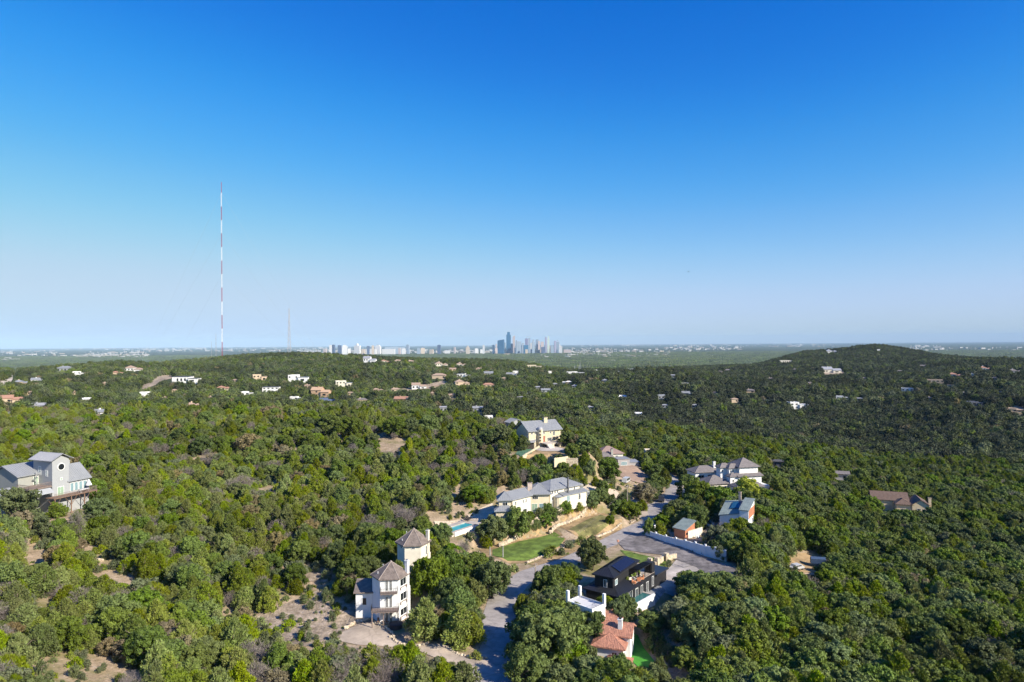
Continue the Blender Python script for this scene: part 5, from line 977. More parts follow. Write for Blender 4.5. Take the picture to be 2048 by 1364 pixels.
CT = [ # x0,x1,ytop,mat,top,label
(994,1008,681,'b','slope','deep blue glass tower with a slanted top at the left of downtown'),(1012,1022,664,'b','step','tallest deep blue glass tower of the skyline'),(1022,1026,687,'b','','lower blue shoulder block on the right of the tallest tower'),(1025,1030,673,'p','slope','slim pinkish tower just right of the tallest one'),(1034.5,1043,683,'g','','grey tower with white fins right of the slim pinkish one'),(1049.5,1056,677,'v','crane','violet grey tower with a rooftop crane, middle of downtown'),
(1056.5,1061,676,'g','crane','grey tower under a crane, middle of downtown'),(1047,1057,690,'b','','broad deep blue block below the crane towers'),(1060,1067,686,'w','','bright white slab in the middle of downtown'),(1064,1070,679.5,'g','step','blue grey tower rising behind the white slab'),(1071,1077,679,'g','','blue grey tower right of the white slab'),(1081,1088,683.5,'p','','pink pale tower between two groups'),
(1090.5,1094,674,'v','','thin violet tower left of the pale green one'),(1094.3,1099,672,'l','step','pale green white tower, second tallest of downtown'),(1082.5,1091,694,'d','','dark blue block at the right foot of downtown'),(1095,1100,691,'t','','tan white block between dark towers'),(1101,1108,691,'g','step','blue grey block with stepped top at the right'),(1108.5,1113,682,'v','','violet shaft beside the crown tower'),(1112,1119,681,'g','crown','grey tower with a pointed crown at the right end of downtown'),(1112.5,1121,689,'w','','white slab in front of the crown tower'),
(1028,1034,696,'w','','low white block below the slim pinkish tower'),(1050,1056,698.5,'t','','small tan white block below the blue slab'),(989,997,696,'p','','low white and red block at the left of downtown'),(984,989,690,'w','','white slab left of downtown'),(991,994,688,'p','','small pink tower left of the slanted blue one'),(1006,1011,685,'g','','grey tower between the two blue ones'),(1013,1025,701,'t','','low tan building under the tallest tower'),(1068,1083,700,'t','','long low tan building at the foot of downtown'),(1031,1035,681,'g','','narrow grey tower behind the grey fins one'),(1076,1080,682,'p','','narrow pink tower at the centre right'),(1120,1124,692,'w','','low white tower at the right end'),(1041,1045,690,'d','','dark block left of the broad blue one'),(1044,1048,686,'g','','pale grey tower left of the crane towers'),(1126,1142,699,'p','','broad pinkish low building right of downtown'),
(658,663,690,'w','','white slab, first from the left of the campus skyline'),(663.5,669,689.5,'d','','dark twin of the first white slab'),(675,682,690.5,'d','','dark blue block of the campus skyline'),(683,694.5,690,'w','step','big white block of the campus skyline'),(646,652,698,'p','','pink low block at the left end of the campus skyline'),(695.5,701,697,'w','','low white block right of the big white one'),(707,720,691,'w','dome','white block with a raised round centre'),(722,729,698,'t','','tan low block of the campus skyline'),(733,739,692,'d','','dark block standing behind the long white one'),(729,752,698,'w','','long white low block of the campus skyline'),(743,748,691,'t','','tan tower of the twin pair'),(749,761,690,'w','step','white tower of the twin pair'),
(762,790,698,'w','','very long low white building'),(766,811,694.2,'g','','long thin roofed stadium'),(796,801,696,'p','','pinkish block beside the stadium'),(803,811,697,'w','','white block at the right end of the stadium'),(812,818,689.5,'g','','lone grey white tower right of the stadium'),(833,840,697,'g','','grey block between the campus and the middle'),(841,850,696,'t','','tan block of the middle skyline'),(874,881,690,'d','','lone dark block with a reddish foot'),(875,880,697,'r' if False else 'p','','reddish pink foot building under the lone dark block'),(907,911,694.5,'p','','slim brown tower of the middle skyline'),(931,939,694.5,'t','dome','tan domed capitol like building'),(949,957,697,'w','','white block right of the domed building'),(965,969,690,'w','','slim white tower left of downtown'),(960,967,699,'w','','low white block under the slim white tower'),(858,866,699,'t','','low tan block left of the lone dark one'),(888,900,701,'w','','low white block right of the lone dark one')]
DC = 9000.
for i, (x0, x1, yt, mk, top, lb) in enumerate(CT):
    D = DC+(i*137 % 7)*60; y0 = 686.5+(1024-(x0+x1)/2)*.0068; zt = CAMZ-(yt-y0)/FPX*D; a = P(x0, 700, D); c = P(x1, 700, D); wm = c.x-a.x; F = Fr((a.x, D), ang=R_(0)); F = Fr(F.w(wm*.08, 0, 0)[:2], ang=R_((i*37 % 5-2)*5)); wm *= .9
    t = thing('city_building', lb+' in the far city' if len(lb.split()) <= 12 else lb, 'tower' if zt > 0 else 'building', (a.x+wm/2, D, -90)); dp = min(wm, 45); m = MB(); zb = -97
    h = zt-zb; zc = zt
    if top == 'step': zc = zt-h*.12; m.box(F, wm*.18, wm*.82, dp*.2, dp*.8, zc, zt)
    if top == 'crown': zc = zt-h*.1
    m.box(F, 0, wm, 0, dp, zb, zc); m.build('facade', CM[mk], t)
    if top == 'slope': m = MB(); m.add([F.w(0, 0, zc), F.w(wm, 0, zc), F.w(wm, dp, zc), F.w(0, dp, zc), F.w(wm, 0, zc+14), F.w(wm, dp, zc+14)], [(0, 1, 4), (2, 3, 5), (1, 2, 5, 4), (3, 0, 4, 5)]); m.build('sloping_top', CM[mk], t)
    if top in ('crown', 'dome'):
        m = MB()
        if top == 'crown': m.add([F.w(0, 0, zc), F.w(wm, 0, zc), F.w(wm, dp, zc), F.w(0, dp, zc), F.w(wm*.45, dp/2, zt+10)], [(0, 1, 4), (1, 2, 4), (2, 3, 4), (3, 0, 4)])
        else: q = F.w(wm/2, dp/2, zc); m.tube(q, (q[0], q[1], q[2]+8), wm*.25, wm*.25, 12); m.blob((q[0], q[1], q[2]+8), wm*.24, 1, 1.2, 10, 6, 0)
        m.build(top, CM[mk], t)
    if top == 'crane': m = MB(); q = F.w(wm*.5, dp/2, zc); m.tube(q, (q[0], q[1], zc+28), 1.6, n=4); m.tube((q[0]-12, q[1], zc+24), (q[0]+38, q[1], zc+27), 1.4, n=4); m.build('crane', STEEL, t)
    m = MB(); m.box(F, wm*.3, wm*.6, dp*.3, dp*.6, zt+.01, zt+5); m.build('roof_plant', CM['g'], t)
# low buildings scattered over the plain: nobody could count these
m1, m2 = MB(), MB(); rr = random.Random(3)
clus = [(1700,2048,695,702,70),(0,120,700,712,50),(170,290,704,716,160),(90,200,711,715,30),(0,30,717,722,14),(240,700,693,703,300),(600,1000,700,706,320),(1130,1230,696,712,150),(1200,1340,695,716,130),(1330,1480,694,700,80),(1400,1600,688,694,60),(1560,1680,688,694,30),(1150,1420,688,692,70),(1000,1220,704,716,40),(1820,1880,690,696,30),(1250,1400,730,742,14),(1370,1400,688,705,20),(120,420,695,700,110)]
for (xa, xb_, ya, yb, n) in clus:
    for k in range(int(n*.85)):
        px = rr.uniform(xa, xb_); py = ya+(yb-ya)*rr.random()**.8; y0 = 686.5+(1024-px)*.0068
        if py-y0 < 3: continue
        D = 144*FPX/(py-y0); b = P(px, py, D); w = rr.choice((8, 12, 16, 24, 45, 70))*rr.uniform(.6, 1.2)*(D/9000)**.7; h = rr.uniform(3.5, 10)*(D/9000)**.5+3
        F = Fr((b.x, b.y), ang=rr.uniform(-.5, .5)); (m1 if rr.random() < .72 else m2).box(F, 0, w, 0, w*rr.uniform(.3, .8), -99, -90+h+5)
tag(m1.build('distant_town', cmat('pale_town_walls', (.52, .51, .49), (.35, .34, .34))), 'countless pale low buildings specking the far plain', kind='stuff'); tag(m2.build('distant_town', cmat('tan_town_walls', (.42, .36, .30), (.3, .26, .22))), 'tan and pink low buildings specking the far plain', kind='stuff')
# ---------------------------------------------------------------- tree prototypes
def ico(sub):
    bm = bmesh.new(); bmesh.ops.create_icosphere(bm, subdivisions=sub, radius=1); v = np.array([q.co[:] for q in bm.verts]); f = np.array([[x.index for x in q.verts] for q in bm.faces]); bm.free(); return v, f
ICO1, ICO2 = ico(1), ico(2)
def crown_arrays(seed, h, w, n, cr, nl, ls, style, base=.12):
    r = np.random.default_rng(seed); V, Fc = [], []; off = 0
    lob = r.random(6)*.5+.75
    for k in range(n):
        zf = (k+.5)/n; zf = zf**(.85 if style == 'jun' else .8)
        if style == 'jun': R = (1-max(0, (zf-.18)/.85)**1.8)**.75*(.72+.28*min(1, zf/.2))
        else: R = math.sqrt(max(0.03, 1-((zf-.42)/.62)**2))
        a = k*2.39996+r.uniform(-.5, .5); lf = lob[int((a % 6.283)/6.284*6)]
        rad = w/2*R*lf*(r.uniform(.42, 1.04) if r.random() < .8 else r.uniform(0, .4))
        c = np.array([rad*math.cos(a), rad*math.sin(a), h*(base+(1-base)*zf*.93)+r.uniform(-.06, .06)*h]); q = cr*r.uniform(.7, 1.3)*(1.0 if style != 'jun' else (1.15-.45*zf))
        bv, bf = ICO1; d = 1+r.uniform(-.28, .28, len(bv)); sc = np.array([1, 1, 1.45 if style == 'jun' else .82])
        V.append(bv*d[:, None]*q*.52*sc+c); Fc.append(bf+off); off += len(bv)
        dr = r.normal(size=(nl, 3)); dr[:, 2] += .35; dr /= np.linalg.norm(dr, axis=1)[:, None]
        pos = c+dr*sc*q*r.uniform(.72, 1.18, nl)[:, None]
        ax = r.normal(size=(nl, 3)); nn = dr+ax*.55; nn /= np.linalg.norm(nn, axis=1)[:, None]
        t1 = np.cross(nn, r.normal(size=(nl, 3))); t1 /= np.linalg.norm(t1, axis=1)[:, None]; t2 = np.cross(nn, t1)
        if style == 'jun': t1 = t1*.5+dr*.8+np.array([0, 0, .5]); t1 /= np.linalg.norm(t1, axis=1)[:, None]
        s = ls*r.uniform(.6, 1.4, nl)[:, None]
        if style == 'jun': tri = np.stack([pos-t2*s*.42-t1*s*.3, pos+t2*s*.42-t1*s*.3, pos+t1*s*1.15], 1)
        else: tri = np.stack([pos-t2*s*.6-t1*s*.4, pos+t2*s*.6-t1*s*.4, pos+t1*s*.8], 1)
        V.append(tri.reshape(-1, 3)); Fc.append(np.arange(nl*3).reshape(-1, 3)+off); off += nl*3
    return np.concatenate(V), np.concatenate(Fc)
def trunk_mb(seed, h, w, style):
    r = random.Random(seed); m = MB()
    if style == 'bare':
        def br(p, d, L, rad, lev):
            q = p+d*L; m.tube(p, q, rad, rad*.6, 3 if lev > 1 else 5)
            if lev >= 4: return
            for _ in range((5, 4, 4, 4)[lev]):
                e = (d+Vector((r.gauss(0, .55), r.gauss(0, .55), r.gauss(.1, .35)))).normalized(); f = r.uniform(.45, 1)
                br(p.lerp(q, f), e, L*r.uniform(.5, .78), rad*.5, lev+1)
        for k in range(2): br(Vector((r.uniform(-.2, .2), r.uniform(-.2, .2), -.4)), Vector((r.uniform(-.35, .35), r.uniform(-.35, .35), 1)).normalized(), h*.42, .09, 0)
        return m
    ns = 3 if style == 'jun' else 2; H0 = h*(.75 if style == 'jun' else .45)
    for k in range(ns):
        a = r.uniform(0, 6.28); b = Vector((.12*math.cos(a), .12*math.sin(a), -.6)); t = Vector((w*.16*math.cos(a), w*.16*math.sin(a), H0)); m.tube(b, t, .16 if style == 'jun' else .26, .07, 6)
        for j in range(4):
            f = r.uniform(.35, .95); p = b.lerp(t, f); aa = r.uniform(0, 6.28); m.tube(p, p+Vector((w*.27*math.cos(aa), w*.27*math.sin(aa), h*.2)), .07 if style == 'jun' else .11, .03, 4)
    return m
def np_mesh(name, V, F, mats, mi=None):
    me = bpy.data.meshes.new(name); me.vertices.add(len(V)); me.vertices.foreach_set('co', V.astype(np.float32).ravel())
    me.loops.add(F.size); me.loops.foreach_set('vertex_index', F.ravel().astype(np.int32)); me.polygons.add(len(F))
    me.polygons.foreach_set('loop_start', (np.arange(len(F))*3).astype(np.int32)); me.polygons.foreach_set('loop_total', np.full(len(F), 3, np.int32))
    for m in mats: me.materials.append(m)
    if mi is not None: me.polygons.foreach_set('material_index', mi.astype(np.int32))
    me.update(); me.validate(); return me
def tri_arrays(mb):
    T = []
    for f in mb.f:
        for k in range(1, len(f)-1): T.append((f[0], f[k], f[k+1]))
    return np.array(mb.v, float), np.array(T, int)
PROTO = {}   # name -> dict(crown mesh, trunk mesh, joined mesh, h, w)
def make_proto(nm, style, h, w, n, cr, nl, ls, m, seed, far=False, base=.12):
    tb = trunk_mb(seed, h, w, style); tv, tf = tri_arrays(tb)
    if style == 'bare':
        r = np.random.default_rng(seed); n_ = 2600; d_ = r.normal(size=(n_, 3)); d_ /= np.linalg.norm(d_, axis=1)[:, None]; rad = r.random(n_)**.45
        c_ = d_*rad[:, None]*np.array([w*.48, w*.48, h*.40])+np.array([0, 0, h*.58]); cl = fbm(c_[:, 0]*1.6+seed, c_[:, 1]*1.6+c_[:, 2]*2, 2) > -.08; c_ = c_[cl]; d_ = d_[cl]; n_ = len(c_)
        t_ = d_+r.normal(size=(n_, 3))*.5+np.array([0, 0, .35]); t_ /= np.linalg.norm(t_, axis=1)[:, None]; s_ = np.cross(t_, r.normal(size=(n_, 3))); s_ /= np.linalg.norm(s_, axis=1)[:, None]
        L_ = r.uniform(.25, .6, n_)[:, None]; cv = np.stack([c_-s_*.022, c_+s_*.022, c_+t_*L_], 1).reshape(-1, 3); cf = np.arange(n_*3).reshape(-1, 3)
    else: cv, cf = crown_arrays(seed, h, w, n, cr, nl, ls, style, base)
    tm = BARE if style == 'bare' else BARK; d = dict(h=h, w=w, style=style)
    jm = np_mesh('stand_'+nm, np.concatenate([cv, tv]), np.concatenate([cf, tf+len(cv)]), [m or tm, tm], np.concatenate([np.zeros(len(cf)), np.ones(len(tf))])); d['joined'] = jm
    if not far:
        if len(cv): d['crown'] = np_mesh('crown', cv, cf, [m or BARE])
        else: d['crown'] = None
        d['trunk'] = np_mesh('trunk', tv, tf, [tm])
    PROTO[nm] = d
def reg(prefix, k, *a, **kw):
    for i in range(k): make_proto(f'{prefix}{i}', *a, seed=hash_s(prefix)+i*31, **kw)
def hash_s(s): return sum(ord(c)*(i+7) for i, c in enumerate(s))
for i in range(5): make_proto(f'a{i}', 'jun', (4.8, 5.4, 4.2, 5.8, 3.9)[i], (4.2, 4.4, 4.8, 4.1, 4.0)[i], 74, .46, 110, .22, JUN, 10+i*7)
for i in range(4): make_proto(f'b{i}', 'oak', (6.5, 6.0, 7.0, 5.5)[i], (7.5, 6.6, 7.0, 6.2)[i], 90, .66, 120, .26, OAK, 50+i*7, base=.2)
for i in range(2): make_proto(f'c{i}', 'oak', 6.0, 5.4, 60, .62, 100, .24, BRI, 90+i*5, base=.1)
make_proto('d0', 'oak', 6.0, 6.4, 60, .66, 110, .25, YEL, 111, base=.12)
for i in range(2): make_proto(f'e{i}', 'oak', 4.4, 5.0, 56, .52, 80, .2, (DRY, GREYG)[i], 121+i*5, base=.12)
for i in range(3): make_proto(f'f{i}', 'bare', 4.5, 4.5, 0, 0, 0, 0, None, 131+i*5)
for i in range(2): make_proto(f'g{i}', 'jun', 1.6, 1.9, 12, .42, 60, .17, (JUN, GREYG)[i], 141+i*5, base=0)
for i in range(3): make_proto(f'h{i}', 'oak', 6.5, 7.5, 18, 1.45, 40, .5, (FARO, FARJ, FARO)[i], 151+i*5, far=True, base=.1)
for i in range(2): make_proto(f'i{i}', 'jun', 6, 6.4, 16, 1.3, 40, .5, FARJ, 161+i*5, far=True)
for i in range(1): make_proto(f'j{i}', 'oak', 5.5, 6.5, 16, 1.2, 26, .5, DRY, 171+i*5, far=True)
for i in range(2): make_proto(f'l{i}', ('oak', 'jun')[i], 6.4, 7.0, 18, 1.4, 40, .5, mat('painted_shade_foliage', (.072, .086, .034), .8, .25, .5, col2=(.042, .052, .023), trans=.06, inst=1, big=.009, br=(.55, 1.4)), 181+i*5, far=True, base=.1)  # far trees with the valley slope's shade put into their leaf colour
# grove: many crowns in one, for the plain
r_ = np.random.default_rng(5); Vs, Fs_ = [], []; off = 0
for k in range(26):
    bv, bf = ICO1; c = np.array([r_.uniform(-24, 24), r_.uniform(-24, 24), r_.uniform(2, 5)]); q = r_.uniform(3.5, 7)
    Vs.append(bv*(1+r_.uniform(-.25, .25, len(bv)))[:, None]*q*np.array([1, 1, .8])+c); Fs_.append(bf+off); off += len(bv)
PROTO['k0'] = dict(h=9, w=50, style='grove', joined=np_mesh('stand_grove', np.concatenate(Vs), np.concatenate(Fs_), [FARO]))
ORDER = sorted(PROTO); IDX = {n: i for i, n in enumerate(ORDER)}
pc = bpy.data.collections.new('tree_kinds')
for n in ORDER:
    o = bpy.data.objects.new('kind_'+n, PROTO[n]['joined']); pc.objects.link(o)

# ---------------------------------------------------------------- where trees stand
def pip(poly, x, y):
    c = np.zeros(np.shape(x), bool); n = len(poly)
    for i in range(n):
        x0, y0 = poly[i]; x1, y1 = poly[(i+1) % n]
        if y0 == y1: continue
        m = ((y0 > y) != (y1 > y)) & (x < (x1-x0)*(y-y0)/(y1-y0)+x0); c ^= m
    return c
def clear_mask(x, y, z, w, h, lists, samples=True):
    """True where the tree would stand before something the photograph shows"""
    bad = np.zeros(len(x), bool); px, pt = proj(x, y, z+h); _, pb = proj(x, y, z); rp = w/2/y*FPX*.86; pc_ = (pt+pb)/2; rv = (pb-pt)/2*.9
    pts = [(px, pc_), (px, pt+1), (px-rp, pc_), (px+rp, pc_), (px-rp*.7, pc_-rv*.7), (px+rp*.7, pc_-rv*.7), (px-rp*.7, pc_+rv*.6), (px+rp*.7, pc_+rv*.6), (px, pb), (px-rp*.5, pc_), (px+rp*.5, pc_)]
    for poly, D in lists:
        xs = [p[0] for p in poly]; ys = [p[1] for p in poly]; near = (y < D) & (px+rp > min(xs)) & (px-rp < max(xs)) & (pb > min(ys)) & (pt < max(ys)) & ~bad
        if not near.any(): continue
        k = np.where(near)[0]; c = np.zeros(len(k), bool)
        for (a, b) in pts: c |= pip(poly, a[k], b[k])
        bad[k] |= c
    return bad
BOXES = []   # house footprints to keep trees out of walls
for o in list(COL.objects):
    if o.get('category') in ('house', 'garage', 'cabana', 'carport', 'pool', 'shed', 'van', 'car', 'hot tub', 'trailer'):
        pts = [v.co for c in o.children if c.type == 'MESH' for v in c.data.vertices]
        if pts: BOXES.append((o.location.x+min(p.x for p in pts)-.8, o.location.x+max(p.x for p in pts)+.8, o.location.y+min(p.y for p in pts)-.8, o.location.y+max(p.y for p in pts)+.8))
ROADW = [[tuple(v.co)[:2] for v in o.data.vertices] for o in COL.objects if False]
GP = []      # ground polygons in world xy where nothing roots
for pl, z in (([(938,1364),(958,1310),(962,1275),(966,1230),(980,1188),(1006,1163),(1040,1143),(1120,1117),(1181,1091),(1243,1059),(1284,1041),(1306,1006),(1330,985),(1337,965),(1330,945),(1355,958),(1366,980),(1352,1000),(1322,1048),(1280,1068),(1236,1089),(1182,1110),(1110,1142),(1078,1155),(1058,1170),(1040,1192),(1036,1230),(1042,1300),(1030,1364)], 0),
   ([(1236,1086),(1293,1072),(1452,1128),(1500,1150),(1480,1165),(1411,1149),(1322,1110),(1290,1106),(1250,1100)], 0), ([(686,1268),(757,1250.5),(779,1275),(816,1288),(886,1286),(934,1314),(979,1319),(940,1337),(878,1316),(824,1296),(717,1293),(676,1285)], .3),
   ([(1322,1152),(1352,1121),(1392,1135),(1408,1149),(1380,1160),(1318,1180)], 0), ([(1000,1085),(1103,1063),(1132,1077),(1124,1094),(1055,1121),(958,1100)], .6), ([(1111,1050),(1176,1024),(1204,1025),(1241,1041),(1193,1061),(1136,1062)], 1.9), ([(1233,936),(1306,958),(1300,966),(1233,964)], 1),
   ([(1045,905),(1078,895),(1134,895),(1156,908),(1110,916),(1050,915)], 14.6), ([(1251,1285),(1259,1279),(1276,1283),(1318,1334),(1280,1338)], -2.6), ([(1185,1120),(1230,1100),(1330,1125),(1310,1180),(1270,1240),(1170,1200)], 0), ([(1152,985),(1185,962),(1238,968),(1236,982),(1175,997)], 6)):
    GP.append(gl(pl, z))
for p in BAREP:
    p = [(sum(q[0] for q in p)/len(p)*.15+a*.85, sum(q[1] for q in p)/len(p)*.15+b*.85) for a, b in p]
    w = [hit(a, b) for a, b in p]; GP.append([(q.x, q.y) for q in w])
def shrink(p, f):
    cx = sum(q[0] for q in p)/len(p); cy = sum(q[1] for q in p)/len(p); return [(cx+(q[0]-cx)*f, cy+(q[1]-cy)*f) for q in p]
BARECL = [(shrink(p, .72), 330.) for p in BAREP]
SUNXY = np.array([.83, -.56]); SUNXY /= np.linalg.norm(SUNXY)
SUNLIT = [gl(pl, z) for pl, z in (([(1251,1285),(1259,1279),(1276,1283),(1318,1334),(1280,1338)], -2.6), ([(1000,1085),(1103,1063),(1132,1077),(1124,1094),(1055,1121),(985,1110)], .6), ([(1111,1050),(1176,1024),(1204,1025),(1241,1041),(1193,1061),(1136,1062)], 1.9),
   ([(692,1264),(757,1252),(779,1275),(816,1288),(870,1290),(900,1310),(878,1316),(824,1296),(700,1290)], .3), ([(1236,936),(1296,956),(1290,964),(1236,962)], 1), ([(900,1064),(950,1046),(965,1050),(915,1074)], 4.6), ([(745,1246),(812,1246),(830,1200),(830,1150)], 1), ([(1186,1291),(1246,1299),(1256,1286),(1226,1259),(1186,1262)], 1),
   ([(1200,1080),(1250,1062),(1300,1090),(1380,1108),(1440,1138),(1400,1142),(1300,1106),(1230,1092)], 0), ([(1130,1201),(1170,1192),(1213,1210),(1185,1222)], 5), ([(1344,1070),(1367,1079),(1396,1068),(1388,1045)], 1), ([(1050,1022),(1100,1022),(1165,1000),(1165,985),(1100,1000)], 7), ([(1325,1152),(1352,1124),(1385,1137),(1340,1170)], 0))]
def shadow_mask(x, y, h, w=0):
    bad = np.zeros(len(x), bool)
    for f in (.35, .6, .85):
      for lat in (-.38, 0, .38):
        sx_ = x-SUNXY[0]*h*f*1.54-SUNXY[1]*lat*w; sy_ = y-SUNXY[1]*h*f*1.54+SUNXY[0]*lat*w
        for p in SUNLIT:
            k = np.where((np.abs(sx_-p[0][0]) < 40) & (np.abs(sy_-p[0][1]) < 40))[0]
            if len(k): bad[k] |= pip(p, sx_[k], sy_[k])
    return bad
def scatter(y0, y1, umax, cell, jitter=.9, seed=0):
    r = np.random.default_rng(seed); ys = np.arange(y0, y1, cell); X, Y = [], []
    for k, yy in enumerate(ys):
        xs = np.arange(-umax*yy, umax*yy, cell)+(cell/2 if k % 2 else 0); X.append(xs); Y.append(np.full(len(xs), yy))
    X = np.concatenate(X); Y = np.concatenate(Y); X = X+r.uniform(-.5, .5, len(X))*cell*jitter; Y = Y+r.uniform(-.5, .5, len(X))*cell*jitter
    return X, Y, r
REC = []     # x, y, z, proto, scale, rotz, px, size
def emit(X, Y, Z, names, sc, rot):
    for i in range(len(X)): REC.append((X[i], Y[i], Z[i], names[i], sc[i], rot[i]))
def zone_trees(y0, y1, umax, cell, seed):
    X, Y, r = scatter(y0, y1, umax, cell, .95, seed); Z = H(X, Y); U = X/Y
    n = fbm(X/9+5, Y/9, 3); n2 = fbm(X/30+50, Y/30+3, 2)
    right = np.clip((U-.02)/.1, 0, 1)*np.clip((Y-60)/40, 0, 1); left = 1-right
    t = r.random(len(X)); P_oak = .13+.08*right+.30*np.clip(n2*2.2, -.5, 1)+.22*right*(Y < 260)+.08*right+.16*((Y > 215) & (Y < 340))
    P_oak = np.clip(P_oak, .04, .85)
    kinds = np.where(t < P_oak, 'b', 'a'); t2 = r.random(len(X))
    kinds = np.where(t2 < .016, 'c', kinds); kinds = np.where((t2 > .016) & (t2 < .016+.05+.05*left), 'e', kinds); kinds = np.where((t2 > .84) & (t2 < .84+.12*left+.03), 'f', kinds)
    cnt = dict(a=5, b=4, c=2, e=2, f=3); names = np.array([f'{k}{int(q*cnt[k])}' for k, q in zip(kinds, r.random(len(X)))])
    sc = r.uniform(.62, 1.18, len(X))*np.where(kinds == 'b', .82, 1.0)*(1+.12*right)
    w = np.array([PROTO[q]['w'] for q in names])*sc; h = np.array([PROTO[q]['h'] for q in names])*sc
    bad = np.zeros(len(X), bool)
    keep_dens = (n < .27+.26*right)     # gaps
    bad |= ~keep_dens
    for g in GP:
        gx = [p[0] for p in g]; gy = [p[1] for p in g]; k = np.where((X > min(gx)-2) & (X < max(gx)+2) & (Y > min(gy)-2) & (Y < max(gy)+2))[0]
        if len(k):
            c = np.zeros(len(k), bool)
            for dx, dy in ((0, 0), (1.2, 0), (-1.2, 0), (0, 1.2), (0, -1.2)): c |= pip(g, X[k]+dx, Y[k]+dy)
            bad[k] |= c
    for (a, b, c, d) in BOXES: bad |= (X > a) & (X < b) & (Y > c) & (Y < d)
    bad |= clear_mask(X, Y, Z, w, h, CLEAR+BARECL+MCLR)
    bad |= shadow_mask(X, Y, h, w)
    for (mx, my, mr) in MANXY: bad |= np.hypot(X-mx, Y-my) < mr*.75
    ok = ~bad; emit(X[ok], Y[ok], Z[ok]-.15, names[ok], sc[ok], r.uniform(0, 6.28, ok.sum()))
